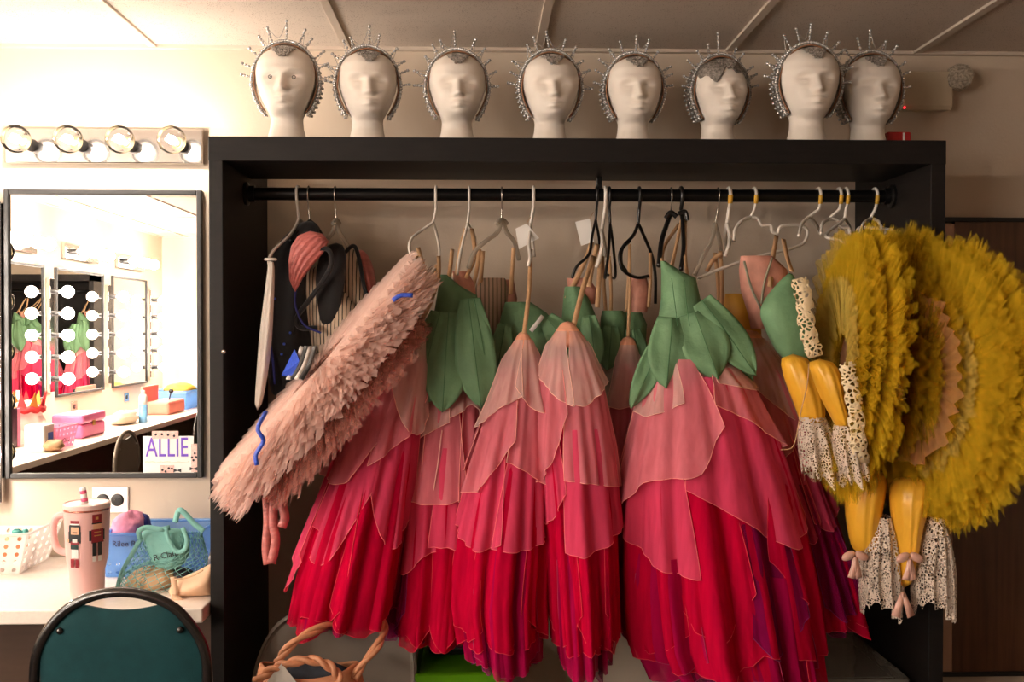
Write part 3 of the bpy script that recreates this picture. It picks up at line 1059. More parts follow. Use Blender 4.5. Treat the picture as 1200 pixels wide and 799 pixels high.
# teal net bag
M_TEAL = solid('teal_cotton', (126, 186, 178), 0.8, var=0.06, scale=30, bump=0.15, bump_scale=300)
M_NET = solid('teal_net_cord', (122, 178, 172), 0.8, var=0.1)
M_TAN = solid('tan_leather', (206, 168, 128), 0.6, var=0.15, scale=20)
NBY = PZ(190, 692, COUNTER_Z).y
nb0 = V((P(188, 690, NBY).x, NBY + 0.05, COUNTER_Z))
nbag = thing('net_bag', 'teal net shopping bag with cotton pouch lying before the blue basket', 'bag', nb0)
rows = [(618, 166, 216), (628, 164, 220), (640, 172, 223), (650, 175, 222), (660, 178, 217), (668, 190, 208)]
pouch_y = NBY + 0.03


def px_loft(rows, y, ry, n=28, folds=0.0, nf=6, seed=0.0, squash=1.0):
    """closed form whose outline follows pixel rows (v,uL,uR) or (uL,vL,uR,vR); y centre depth, ry half depth"""
    rings = []
    for i, r in enumerate(rows):
        yy = y[i] if isinstance(y, (list, tuple)) else y
        rr = ry[i] if isinstance(ry, (list, tuple)) else ry
        if len(r) == 3:
            a, b = P(r[1], r[0], yy), P(r[2], r[0], yy)
        else:
            a, b = P(r[0], r[1], yy), P(r[2], r[3], yy)
        c, h = (a + b) / 2, (b - a) / 2
        fo = folds[i] if isinstance(folds, (list, tuple)) else folds
        ring = []
        for k in range(n):
            t = 2 * PI * k / n
            k2 = 1 + fo * math.sin(nf * t + seed + 0.5 * i)
            ring.append(c + h * (math.cos(t) * (1 + fo * .3 * math.sin(3 * t + i))) + V((0, math.sin(t) * rr * k2, 0)))
        rings.append(ring)
    return rings


build('cotton_pouch', MB().loft(px_loft(rows, pouch_y, [0.02, 0.03, 0.034, 0.034, 0.03, 0.012], folds=0.06, nf=5)), M_TEAL, nbag, subsurf=1)
txt = MB()
q = P(197, 650, pouch_y - 0.037)
ang = math.radians(14)
text_mesh(txt, 'R.Clauss', 0.024, basis(q, (math.cos(ang), 0, math.sin(ang)), (-math.sin(ang), 0, math.cos(ang)), (0, -1, 0)))
build('name_lettering', txt, M_INK, nbag, smooth=False, label='name lettered in black')


def band(name, pix, y, w, mat, parent, hint=(0, -1, 0.2), n=26, dy=0.0):
    m = len(pix)
    pts = [P(u, v, (y[i] if isinstance(y, (list, tuple)) else y)) for i, (u, v) in enumerate(pix)]
    return build(name, MB().ribbon(smooth_path(pts, n), w, hint), mat, parent)


band('handle', [(164, 632), (163, 622), (172, 618), (188, 620), (199, 618)], [pouch_y - .03, pouch_y - .05, pouch_y - .045, pouch_y - .045, pouch_y - .03], 0.014, M_TEAL, nbag)
band('handle', [(194, 618), (198, 634), (207, 646), (216, 644), (219, 632), (214, 618)], pouch_y - 0.041, 0.012, M_TEAL, nbag)
band('handle', [(205, 612), (210, 598), (217, 602), (228, 614), (239, 622)], pouch_y - 0.012, 0.015, M_TEAL, nbag)
band('handle', [(137, 690), (143, 670), (155, 648), (166, 630)], pouch_y - 0.03, 0.011, M_TEAL, nbag)


def net_blob(rows, y, ry, parent, nn=40, mm=16, mat=None):
    rings = px_loft(rows, y, ry, nn, 0.05, 5)
    L = [[None] * nn for _ in range(mm)]
    for j in range(mm):
        s = j / (mm - 1) * (len(rings) - 1)
        k = min(int(s), len(rings) - 2)
        for i in range(nn):
            L[j][i] = rings[k][i].lerp(rings[k + 1][i], s - k)
    vs, es = [], []
    mb = MB()
    for j in range(mm - 1):
        for i in range(nn):
            if (i + j) % 2 == 0:
                for d in (-1, 1):
                    mb.tube([L[j][i], L[j + 1][(i + d) % nn]], 0.0011, 3)
    o = build('net', mb, mat or M_NET, parent, kind='stuff')
    return o


net_blob([(624, 208, 236), (640, 210, 240), (652, 196, 243), (662, 160, 243), (672, 146, 240), (684, 138, 226), (693, 140, 215)], NBY + 0.03, [.02, .03, .04, .05, .06, .06, .05], nbag)
net_blob([(634, 160, 176), (650, 152, 180), (665, 144, 182), (680, 138, 180), (693, 138, 172)], NBY + 0.02, [.012, .022, .035, .045, .04], nbag, 26, 14)
build('shoe_inside', MB().loft(px_loft([(662, 168, 196), (670, 154, 206), (680, 146, 206), (691, 146, 204)], NBY + 0.03, [.02, .035, .045, .035], folds=.06)), M_TAN, nbag, subsurf=1, label='tan leather bundle inside the net')
build('dark_bundle', MB().loft(px_loft([(664, 198, 220), (674, 196, 232), (684, 198, 224)], NBY + 0.05, [.02, .035, .03])), M_INK, nbag, subsurf=1)

# beige handbag beside it
M_BEIGE = solid('beige_leather', (226, 186, 152), 0.55, var=0.06, scale=14, bump=0.1, bump_scale=120)
hb_y = PZ(225, 700, COUNTER_Z).y + 0.03
hb = thing('leather_handbag', 'soft beige leather handbag lying against the wardrobe side', 'bag', V((P(225, 700, hb_y).x, hb_y, COUNTER_Z)))
xlim = xl0 - 0.004
rows = [(196, 694, 202, 700), (203, 681, 211, 702), (216, 675, 223, 700), (231, 669, 236, 698), (246, 661, 248, 697), (256, 657, 257, 696)]
rg = px_loft([(a, b, c, d) for a, b, c, d in rows], hb_y, [.01, .03, .045, .05, .05, .04], folds=.08, nf=4)
for r in rg:
    for p in r:
        p.x = min(p.x, xlim)
        p.z = max(p.z, COUNTER_Z + 0.001)
build('bag_body', MB().loft(rg), M_BEIGE, hb, subsurf=1)
band('strap', [(203, 676), (205, 690), (206, 700)], hb_y - 0.045, 0.016, M_BEIGE, hb)
band('strap', [(201, 699), (207, 701), (213, 705)], hb_y - 0.055, 0.014, M_BEIGE, hb)
band('flap_cord', [(205, 679), (222, 676), (238, 668)], hb_y - 0.05, 0.004, M_TAN, hb)
# hair brush standing at the wardrobe side
br_y = 3.0
brush = thing('hair_brush', 'dark hair brush leaning at the wardrobe side behind the net bag', 'brush', V((P(246, 640, br_y).x - 0.01, br_y, COUNTER_Z)))
bxq = xl0 - 0.02
zq = P(246, 640, br_y).z
build('bristle_head', MB().loft([[V((bxq - 0.006 + 0.016 * math.cos(a), br_y + 0.022 * math.sin(a), z)) for a in [2 * PI * k / 14 for k in range(14)]] for z in (zq - .01, zq + .01, zq + .03, zq + .045)]), M_BLACK, brush, subsurf=1)
build('brush_handle', MB().tube([V((bxq - 0.005, br_y, COUNTER_Z)), V((bxq - 0.005, br_y, zq - 0.008))], lambda s: 0.010 + 0.004 * math.sin(PI * s), 12), solid('brush_wood', (150, 110, 84), 0.4), brush)

# name card taped on the mirror
M_PURPLE = solid('purple_ink', (112, 72, 190), 0.6, var=0.15, scale=60)
M_TAPE = solid('pink_patterned_tape', (236, 190, 178), 0.6, var=0.25, scale=220)
cy = WALL_Y - 0.014
ca, cb = P(167.5, 511, cy), P(227, 554, cy)
card = thing('name_card', 'white card lettered in purple taped on the mirror corner', 'card', V(((ca.x + cb.x) / 2, cy, cb.z)))
build('card_sheet', MB().box((ca.x, cy - 0.001, cb.z), (cb.x, cy, ca.z)), M_PAPER, card, smooth=False)
txt = MB()
q = P(196, 525, cy)
text_mesh(txt, 'ALLIE', 0.088, basis((q.x, cy - 0.0015, q.z), (0.64, 0, 0), (0, 0, 1.0), (0, -1, 0)))
build('card_lettering', txt, M_PURPLE, card, smooth=False, label='purple capital letters')
mb = MB()
rnd = random.Random(4)
for k in range(26):
    q = P(171 + k * 2, 541.5 + rnd.uniform(-.8, .8), cy)
    mb.box((q.x - 0.0018, cy - 0.0014, q.z - 0.0015), (q.x + 0.0018, cy - 0.001, q.z + 0.0015))
build('small_writing', mb, solid('pale_gold_ink', (226, 206, 178), 0.7), card, smooth=False, kind='stuff')
for (u0, v0, u1, v1) in ((178, 505, 209, 514), (188, 545, 204, 556), (224, 520, 231, 553)):
    a, b = P(u0, v0, cy - .002), P(u1, v1, cy - .002)
    tp = build('tape', MB().box((a.x, cy - 0.0022, b.z), (b.x, cy - 0.0012, a.z)), M_TAPE, card, smooth=False, label='patterned pink tape')
    mb = MB()
    for k in range(4):
        c = V((a.x + (b.x - a.x) * (.15 + .23 * k), cy - 0.0024, (a.z + b.z) / 2 + rnd.uniform(-.2, .2) * (a.z - b.z)))
        mb.lathe([(0.004, 0), (0.004, 0.0004)], c=c, n=7, M=Matrix.Rotation(PI / 2, 4, 'X'))
    build('tape_print', mb, M_INK, tp, smooth=False)
for (u, v) in ((208, 551), (227, 549)):
    q = P(u, v, cy)
    build('bow_print', MB().add([q + V((-.012, -.002, .006)), q + V((0, -.002, .001)), q + V((.012, -.002, .006)), q + V((.012, -.002, -.006)), q + V((0, -.002, -.001)), q + V((-.012, -.002, -.006))],
                                [(0, 1, 4, 5), (1, 2, 3, 4)]), M_INK, card, smooth=False, solidify=0.0006)

# ------------------------------------------------------------------ chairs
M_TEALPAD = solid('teal_upholstery', (10, 54, 58), 0.75, spec=0.2, var=0.12, scale=30, bump=0.15, bump_scale=400)
M_CHAIRTUBE = solid('black_chair_tube', (22, 19, 18), 0.25, var=0.1, coat=0.3)
M_GREYPL = solid('grey_chair_plastic', (150, 142, 132), 0.45, var=0.04, bump=0.03)
M_GREYTUBE = solid('grey_chair_tube', (130, 122, 112), 0.35, metal=0.5)


def padded_chair(label, loc, rotz, pad_mat, tube_mat, pts, dip=0.025):
    """folding chair; local: back in the plane y=0, seat towards +y, pts the arch of the back frame (x,z)"""
    t = thing('folding_chair', label, 'chair', (0, 0, 0))
    w = pts[-1][0]
    arch = smooth_path([V((x, 0, z)) for x, z in pts], 48)
    low = [V((s * w, 0.08, 0.44)) for s in (-1, 1)]
    foot = [V((s * w, 0.33, 0.012)) for s in (-1, 1)]
    path = [foot[0], low[0]] + arch + [low[1], foot[1]]
    build('back_frame', MB().tube(path, 0.0118, 12), tube_mat, t)
    # back pad: fills the arch, its top edge dips
    zt = max(z for x, z in pts)
    zb = zt - 0.32
    xs = [p.x for p in arch]
    half = [(p.x, p.z) for p in arch if p.x >= 0][::-1]
    zz = [z for x, z in half]
    xx = [x for x, z in half]

    ax_ = sorted((p.x, p.z) for p in arch)
    axx, azz = [p[0] for p in ax_], [p[1] for p in ax_]

    def outline(z):
        return interp([zb - 1] + zz, [xx[0]] + xx, z) - 0.012

    def f(side, th):
        def g(s, q):
            x = (-1 + 2 * s) * (w - 0.013)
            gap = 0.032 * max(0, 1 - (x / 0.088) ** 2)
            ztop = interp(axx, azz, x) - 0.010 - gap
            z = zb + (max(ztop, zb + 0.02) - zb) * q
            bulge = 0.012 * (1 - abs(x / w) ** 4) * (1 - abs(2 * q - 1) ** 6)
            return V((x, side * (0.004 + bulge) + 0.004, z))
        return g
    mb = MB().grid(f(-1, 0), 25, 14).grid(f(1, 0), 25, 14)
    n, m = 25, 14
    o = n * m
    rim = [i for i in range(n)] + [j * n + n - 1 for j in range(1, m)] + [(m - 1) * n + i for i in range(n - 2, -1, -1)] + [j * n for j in range(m - 2, 0, -1)]
    for a, b in zip(rim, rim[1:] + rim[:1]):
        mb.f.append((a, b, b + o, a + o))
        mb.m.append(0)
    build('back_pad', mb, pad_mat, t, auto=60)
    for s in (-1, 1):
        X = s * (outline(zt - 0.08) - 0.012)
        build('bolt', MB().lathe([(0.008, 0), (0.008, 0.006), (0.004, 0.010)], c=(X, -0.004, zt - 0.085), n=12, M=Matrix.Rotation(PI / 2, 4, 'X')), tube_mat, t)
    seat = []
    for z, k in ((0.425, .96), (0.43, 1), (0.455, 1), (0.462, .95)):
        seat.append([V((k * (w - 0.01) * max(-1, min(1, 1.25 * math.cos(a))), 0.19 + 0.16 * k * max(-1, min(1, 1.25 * math.sin(a))), z)) for a in [2 * PI * i / 32 for i in range(32)]])
    build('seat', MB().loft(seat), pad_mat, t, auto=50)
    for s in (-1, 1):
        build('rear_leg', MB().tube([V((s * (w - 0.026), 0.30, 0.43)), V((s * (w - 0.026), -0.06, 0.012))], 0.011, 10), tube_mat, t)
    build('cross_bar', MB().tube([V((-w + .026, 0.03, 0.10)), V((w - .026, 0.03, 0.10))], 0.009, 8), tube_mat, t)
    t.location = loc
    t.rotation_euler = (0, 0, rotz)
    return t


CY = 2.27
ax = P(142, 700, CY).x
pix = [(40, 799), (41.5, 775), (47.5, 754), (60, 733), (81, 712), (110, 698), (142, 693.5), (174, 698), (204, 712), (224, 733), (236.5, 754), (242, 775), (243.5, 799)]
pts = [(P(u, v, CY).x - ax, P(u, v, CY).z) for u, v in pix]
padded_chair('black framed folding chair with teal padded back before the worktop', (ax, CY, 0), 0, M_TEALPAD, M_CHAIRTUBE, pts)
pin = PM(225, 488, -2.1)
padded_chair('teal padded folding chair drawn up to the side worktop', (-2.05, pin.y - 0.1, 0), PI / 2, M_TEALPAD, M_CHAIRTUBE, pts)
q = PM(140, 513, -2.1)
padded_chair('grey folding chair drawn up to the side worktop', (-2.05, q.y, 0), PI / 2, solid('grey_brown_pad', (90, 80, 70), 0.6), M_GREYTUBE, pts)

# grey moulded folding chair inside the wardrobe
GYC = 2.78
t = thing('folding_chair', 'light grey moulded folding chair under the hanging skirts', 'chair', V((P(392, 799, GYC).x, GYC, 0)))
outl = [(292, 830), (297, 790), (306, 760), (318, 738), (335, 722), (360, 714), (392, 712), (425, 713), (455, 717), (474, 726), (484, 745), (488, 775), (489, 830)]
ap = smooth_path([P(u, v, GYC) for u, v in outl], 50)
cx_ = P(392, 760, GYC)
rings = []
for k, d in ((1.0, 0.0), (1.0, -0.012), (0.97, -0.018), (0.955, -0.010), (0.93, -0.008)):
    rings.append([V((cx_.x + (p.x - cx_.x) * k, GYC + d, cx_.z - .1 + (p.z - cx_.z + .1) * k)) for p in ap])
mb = MB().loft(rings, closed=False)
inner = rings[-1]
n = len(inner)
mb.add([p for p in inner], [tuple(range(n))])
mb.add([p + V((0, 0.012, 0)) for p in rings[0]], [tuple(reversed(range(n)))])
build('back_panel', mb, M_GREYPL, t, auto=35)
zb = P(392, 830, GYC).z
for s in (-1, 1):
    x = cx_.x + s * 0.19
    build('leg', MB().tube([V((x, GYC + 0.01, zb + 0.02)), V((x, GYC - 0.04, 0.4)), V((x, GYC - 0.22, 0.012))], 0.011, 10), M_GREYTUBE, t)
    build('leg', MB().tube([V((x * 1 - s * 0.025, GYC - 0.2, 0.40)), V((x - s * 0.025, GYC + 0.12, 0.012))], 0.011, 10), M_GREYTUBE, t)
seat = []
for z, k in ((0.40, .97), (0.405, 1), (0.425, 1), (0.43, .96)):
    seat.append([V((cx_.x + k * 0.185 * max(-1, min(1, 1.25 * math.cos(a))), GYC - 0.19 + 0.15 * k * max(-1, min(1, 1.25 * math.sin(a))), z)) for a in [2 * PI * i / 32 for i in range(32)]])
build('seat', MB().loft(seat), M_GREYPL, t, auto=50)

# peach tote on that chair
M_PEACH = solid('peach_leather', (214, 150, 112), 0.5, var=0.12, scale=18, bump=0.12, bump_scale=100)
M_DENIM = solid('dark_denim', (52, 60, 72), 0.8, var=0.2, scale=60)
TGY = 2.56
tz = 0.431
tote = thing('tote_bag', 'peach leather tote with twisted handles on the grey chair', 'bag', V((P(365, 799, TGY).x, TGY, tz)))
zr = P(365, 782, TGY).z
tcx = P(362, 799, TGY).x
rings = []
for z, kx, ky in ((tz, .14, .05), (tz + .02, .155, .06), (tz + .09, .15, .065), (zr - 0.004, .125, .055), (zr, .12, .052)):
    rings.append([V((tcx + kx * math.cos(a) * (1 + .04 * math.sin(5 * a)), TGY + ky * math.sin(a), z + (0.012 * math.cos(2 * a) if z > tz + .1 else 0))) for a in [2 * PI * k / 36 for k in range(36)]])
build('bag_body', MB().loft(rings, caps=False).add(rings[0], [tuple(range(36))]), M_PEACH, tote, solidify=0.004)
build('contents', MB().loft([[V((p.x * .9 + tcx * .1, TGY + (p.y - TGY) * .85, p.z - .02)) for p in rings[-1]], [V((tcx + (p.x - tcx) * .3, TGY + (p.y - TGY) * .3, p.z + .012)) for p in rings[-1]]]), M_DENIM, tote, label='dark cloth inside the tote')


def handle(pixs, ys, r=0.010):
    p = smooth_path([P(u, v, y) for (u, v), y in zip(pixs, ys)], 40)
    mb = MB()
    for ph in (0, PI):
        fr = mb.frames(p)
        mb.tube([c + a * (r * .55 * math.cos(i * .55 + ph)) + b * (r * .55 * math.sin(i * .55 + ph)) for i, (c, t_, a, b) in enumerate(fr)], r * .72, 8)
    build('handle', mb, M_PEACH, tote)


handle([(326, 776), (330, 768), (348, 750), (370, 738), (395, 728), (425, 722), (446, 722), (450, 738), (444, 754), (425, 778), (415, 795)],
       [TGY - .06, TGY - .06, TGY - .05, TGY - .02, TGY + .03, TGY + .08, TGY + .09, TGY + .06, TGY + .01, TGY - .02, TGY - .03])
handle([(300, 799), (318, 785), (335, 778), (360, 773), (382, 778), (395, 790), (398, 806)], [TGY - .075] * 7, 0.011)
a, b, c, d = P(330, 777, TGY - .085), P(348, 800, TGY - .085), P(330, 812, TGY - .085), P(313, 798, TGY - .085)
build('paper_tag', MB().add([a, b, c, d], [(0, 1, 2, 3)]), M_PAPER, tote, smooth=False, solidify=0.001, label='white paper card')

# storage under the skirts
M_LIME = plastic_clear('lime_plastic', (120, 190, 30), 0.9)
M_CLEARB = plastic_clear('clear_bin_plastic', (206, 200, 190), 0.35)


def bin_(label, x0, x1, y0, y1, z0, z1, mat, lid_mat, name='storage_bin', lid=True):
    t = thing(name, label, 'bin', ((x0 + x1) / 2, (y0 + y1) / 2, z0))
    rings = []
    for z, k in ((z0, .9), (z0 + .01, .92), (z1 - .03, .985), (z1 - .028, 1.0), (z1, 1.0)):
        cx, cy = (x0 + x1) / 2, (y0 + y1) / 2
        rings.append([V((cx + k * (x1 - x0) / 2 * max(-1, min(1, 1.12 * math.cos(a) * 1.28)), cy + k * (y1 - y0) / 2 * max(-1, min(1, 1.12 * math.sin(a) * 1.28)), z)) for a in [2 * PI * (i + .5) / 40 for i in range(40)]])
    build('bin_body', MB().loft(rings, caps=False).add(rings[0], [tuple(range(40))]), mat, t, solidify=0.003, auto=40)
    if lid:
        l = [[V(((x0 + x1) / 2 + (p.x - (x0 + x1) / 2) * k, (y0 + y1) / 2 + (p.y - (y0 + y1) / 2) * k, z)) for p in rings[-1]] for z, k in ((z1 - .012, 1.03), (z1 + .004, 1.03), (z1 + .008, 1.0), (z1 + .004, .92), (z1 + .006, .9))]
        build('lid', MB().loft(l, caps=False).add(l[-1], [tuple(range(40))]), lid_mat, t, auto=40)
    return t


xg0, xg1 = P(487, 790, 2.85).x, P(596, 790, 2.85).x
zg = P(540, 794, 2.75).z
bin_('dark storage bin on the floor beneath the lime green one', xg0, xg1, 2.74, 3.12, 0.0, zg - 0.20, solid('dark_grey_bin', (60, 58, 56), 0.5), M_BLACK)
bin_('lime green plastic storage bin stacked beside the grey chair', xg0 + .005, xg1 - .005, 2.76, 3.1, zg - 0.188, zg, M_LIME, M_LIME)
hatb = thing('dark_area_box', 'black box filling the dark area on the lime green bin', 'case', ((xg0 + xg1) / 2, 2.99, zg + 0.009))  # black box standing in for the dark area above the lime bin
cs = MB().box((xg0 + .03, 2.9, zg + 0.009), (xg1 - .05, 3.1, zg + 0.10))
build('dark_area_body', cs, M_BLACK, hatb, smooth=False, bevel=0.02)
build('zip', MB().box((xg0 + .035, 2.898, zg + 0.06), (xg1 - .055, 2.902, zg + 0.064)), M_CHROME, hatb, smooth=False)
xc0, xc1 = P(925, 790, 2.85).x, P(1060, 790, 2.85).x
zc = P(985, 758, 3.0).z
bin_('clear plastic storage bin at the wardrobe foot below the bloomers', xc0 + .02, xr0 - .03, 2.70, 3.14, 0.0, zc, M_CLEARB, M_CLEARB)
# round wicker basket whose rim just shows
M_WICK = solid('brown_wicker', (120, 84, 54), 0.7, var=0.35, scale=60, bump=0.6, bump_scale=90)
wq = P(836, 794, 2.72)
wb = thing('wicker_basket', 'round brown wicker basket standing under the large skirt', 'basket', V((wq.x, 2.85, 0)))
prof = [(0.085, 0.0), (0.088, 0.01)]
zt = wq.z
for k in range(13):
    s = k / 12
    prof.append((0.088 + 0.012 * math.sin(s * 2.4) + 0.0015 * (k % 2), 0.02 + s * (zt - 0.03)))
build('woven_side', MB().lathe(prof, c=(wq.x, 2.85, 0), n=36, caps=False), M_WICK, wb, solidify=0.006)
mb = MB()
for ph in (0, PI):
    mb.tube([V((wq.x + (0.098 + .004 * math.cos(12 * a + ph)) * math.cos(a), 2.85 + (0.098 + .004 * math.cos(12 * a + ph)) * math.sin(a), zt - 0.004 + .005 * math.sin(12 * a + ph))) for a in [2 * PI * k / 96 for k in range(96)]], 0.006, 6, closed=True)
build('rim', mb, M_WICK, wb)

# ------------------------------------------------------------------ things on the side worktop, seen in the mirror
def PMZ(u, v, z):
    d = ray(u, v)
    p = CAM + d * ((z - CAM.z) / d.z)
    return V((p.x, 2 * WALL_Y - p.y, z))


CZ = COUNTER_Z


def mirror_scale(u):
    return 2.75 / (565 - u)      # metres per pixel on the side worktop


q = PM(33, 530, -2.70)
hb2 = bpy.data.objects.new('mannequin_head', head0.data)
COL.objects.link(hb2)
hb2['label'] = 'foam head under a red and gold crown on the side worktop'
hb2['category'] = 'mannequin head'
hb2.location = (-2.88, PM(34, 500, -2.88).y, CZ)
hb2.rotation_euler = (0, 0, math.radians(70))
cr = thing('jewelled_crown', 'red and gold pointed crown on the side worktop head', 'crown', V((-2.88, PM(34, 500, -2.88).y, CZ + 0.215)))
M_GOLD = solid('gold_trim', (206, 160, 70), 0.3, metal=0.7, var=0.2)
M_REDV = solid('red_velvet', (176, 30, 30), 0.8, var=0.2, scale=80, bump=.5)
o = world_loc(cr)
build('fur_band', MB().tube([o + V((0.09 * math.cos(a), 0.105 * math.sin(a), 0.006 * math.sin(9 * a))) for a in [2 * PI * k / 40 for k in range(40)]], 0.02, 8, closed=True), M_REDV, cr)
for k in range(9):
    a = 2 * PI * k / 9
    p = o + V((0.09 * math.cos(a), 0.105 * math.sin(a), 0.012))
    s = V((-math.sin(a), math.cos(a), 0)) * 0.03
    build('point', MB().add([p - s, p + s, p + V((0.025 * math.cos(a), 0.025 * math.sin(a), 0.10))], [(0, 1, 2)]), M_GOLD if k % 2 else M_REDV, cr, smooth=False, solidify=0.004)
jug = thing('white_carton', 'white carton with a blue label on the side worktop', 'carton', V((-2.62, q.y, CZ)))
build('carton_body', MB().box((-2.68, q.y - 0.07, CZ), (-2.56, q.y + 0.08, CZ + 0.16)), M_WHITEPL, jug, smooth=False, bevel=0.012)
build('blue_label', MB().box((-2.5605, q.y - 0.04, CZ + 0.06), (-2.559, q.y + 0.03, CZ + 0.11)), solid('blue_label', (60, 120, 220), 0.6), jug, smooth=False, label='plain blue paper label')
lump('paper_bag', 'crumpled tan bag at the edge of the side worktop', 'bag', (-2.53, q.y + 0.02, CZ + 0.035), (0.05, 0.09, 0.035), M_TAN, 9.0, base=CZ + .001)
q = PM(64, 522, -2.62)
M_PBASK = plastic_clear('pink_basket_plastic', (240, 170, 196), 0.7)
pb = basket('perforated_basket', 'pink translucent basket on the side worktop', 'basket', rect4(-2.68, -2.55, q.y - 0.13, q.y + 0.11, CZ + .002), rect4(-2.70, -2.53, q.y - 0.16, q.y + 0.13, CZ + 0.13), M_PBASK, 8, 4, .22, .25)
txt = MB()
text_mesh(txt, 'Lucy', 0.06, basis((-2.5405, q.y, CZ + 0.05), (0, 1, 0), (0, 0, 1), (1, 0, 0)))
build('name_lettering', txt, M_INK, pb, smooth=False)
bkx = thing('speaker_box', 'upright black box with pink side behind the pink basket', 'box', V((-2.9, q.y + 0.05, CZ)))
build('box_body', MB().box((-2.98, q.y - 0.02, CZ), (-2.84, q.y + 0.14, CZ + 0.24)), M_BLACK, bkx, smooth=False, bevel=.006)
build('box_side', MB().box((-2.98, q.y - 0.06, CZ), (-2.84, q.y - 0.02, CZ + 0.235)), M_PINKCL, bkx, smooth=False, bevel=.004)
q = PM(97, 515, -2.70)
M_CASEP = solid('pink_vinyl', (236, 120, 170), 0.35, var=0.05)
pc = thing('vanity_case', 'glossy pink vanity case on the side worktop', 'case', V((-2.72, q.y, CZ)))
build('case_bottom', MB().box((-2.82, q.y - 0.22, CZ), (-2.62, q.y + 0.18, CZ + 0.09)), M_CASEP, pc, smooth=False, bevel=.015)
build('case_lid', MB().box((-2.825, q.y - 0.225, CZ + 0.093), (-2.615, q.y + 0.185, CZ + 0.16)), M_CASEP, pc, smooth=False, bevel=.02)
build('clasp', MB().box((-2.618, q.y - 0.02, CZ + 0.075), (-2.61, q.y + 0.02, CZ + 0.11)), M_GOLD, pc, smooth=False, bevel=.002)
q = PM(147, 503, -2.72)
lump('folded_towel', 'pale beige towel between the pink case and the spray can', 'towel', (-2.72, q.y, CZ + 0.05), (0.09, 0.2, 0.05), solid('beige_towel', (226, 206, 182), .9, bump=.4), 12.0, base=CZ + .001)
q = PM(169, 496, -2.62)
sp = thing('spray_can', 'blue and white spray can on the side worktop', 'spray can', V((-2.62, q.y, CZ)))
build('can_body', MB().lathe([(0.03, 0), (0.033, .004), (0.033, .14)], c=(-2.62, q.y, CZ), n=24), solid('spray_blue', (120, 176, 220), .35, var=.3, scale=14), sp)
build('can_top', MB().lathe([(0.033, .14), (0.033, .19), (0.026, .215), (0.012, .22)], c=(-2.62, q.y, CZ), n=24), M_WHITEPL, sp)
build('cap', MB().lathe([(0.016, .218), (0.016, .245), (0.010, .25)], c=(-2.62, q.y, CZ), n=16), M_WHITEPL, sp)
q = PM(192, 488, -2.72)
M_CORAL = solid('coral_vinyl', (232, 138, 118), 0.5, var=.08)
cbag = thing('toiletry_bag', 'open coral toiletry bag with brushes on the side worktop', 'bag', V((-2.72, q.y, CZ)))
build('bag_body', MB().box((-2.82, q.y - 0.3, CZ), (-2.62, q.y + 0.16, CZ + 0.11)), M_CORAL, cbag, smooth=False, bevel=.02)
build('flap', MB().box((-2.84, q.y - 0.2, CZ + .1), (-2.82, q.y + 0.2, CZ + 0.24)), M_CORAL, cbag, smooth=False, bevel=.006)
build('make_up_brush', MB().tube([V((-2.7, q.y - .1, CZ + .1)), V((-2.69, q.y - .12, CZ + .17))], 0.006, 8).sphere((-2.688, q.y - .123, CZ + .185), .02, 10, 8), M_BLACK, cbag)
q = PM(222, 478, -2.7)
bt = bin_('blue tub of yellow cloth in the rear corner of the side worktop', -3.0, -2.62, REAR_Y + 0.05, q.y + 0.3, CZ, CZ + 0.17, M_BBASK, M_BBASK, 'plastic_tub', lid=False)
lump('yellow_cloth', 'yellow cloth heaped in the blue tub', 'cloth', (-2.8, (REAR_Y + 0.05 + q.y + .3) / 2, CZ + .15), (.13, .2, .07), solid('yellow_cloth', (226, 176, 70), .8, var=.2), 7.0)

# ------------------------------------------------------------------ hangers
M_HWHITE = solid('white_hanger_plastic', (228, 218, 206), 0.35, var=0.04)
M_HBLACK = solid('black_hanger_plastic', (20, 18, 18), 0.35, var=0.1)
M_HCLEAR = plastic_clear('clear_hanger_plastic', (214, 204, 190), 0.5)
M_WIRE = solid('hook_wire', (190, 182, 172), 0.25, metal=0.9)
M_ELASTIC = solid('tan_elastic', (206, 164, 122), 0.7, var=0.08, scale=60, bump=0.15, bump_scale=500)
M_YTAPE = solid('yellow_tape', (220, 170, 60), 0.6)


def hook_path(x, s=1, neck_v=0.09):
    """hook over the rod, in the plane across the rod"""
    z0 = ROD_Z
    r = ROD_R + 0.004
    pts = [V((x, ROD_Y + s * r * math.cos(math.radians(a)), z0 + r * math.sin(math.radians(a)))) for a in (-30, 0, 30, 60, 90, 120, 150, 180)]
    return pts + [V((x, ROD_Y - s * r * 0.75, z0 - r * 0.9)), V((x, ROD_Y - s * 0.004, z0 - r * 1.7))]


def hanger_px(label, u, neck, arms, mat, r=0.0042, wire=False, tape=False, extra=()):
    """hanger bent to its place: u the hook on the rod, neck and arms as (pixel u, pixel v, depth)"""
    x = P(u, 228, ROD_Y).x
    nk = P(neck[0], neck[1], neck[2] if len(neck) > 2 else ROD_Y)
    t = thing('clothes_hanger', label, 'hanger', (x, ROD_Y, ROD_Z))
    hk = hook_path(x)
    mid = hk[-1].lerp(nk, .5)
    build('hook', MB().tube(smooth_path(hk + [mid, nk], 44), 0.0020 if wire else r * .95, 8), M_WIRE if wire else mat, t)
    if tape:
        a = hk[-3]
        build('tape_wrap', MB().tube([hk[-3] + V((0, -.0005, 0)), hk[-2] + V((0, -.0005, -.004))], r * 1.25, 8), M_YTAPE, t, label='yellow tape marker')
    for arm in arms:
        pts = [P(q[0], q[1], q[2] if len(q) > 2 else ROD_Y) for q in arm]
        build('arm', MB().tube(smooth_path(pts, 8 * len(pts)), r, 8), mat, t)
    return t


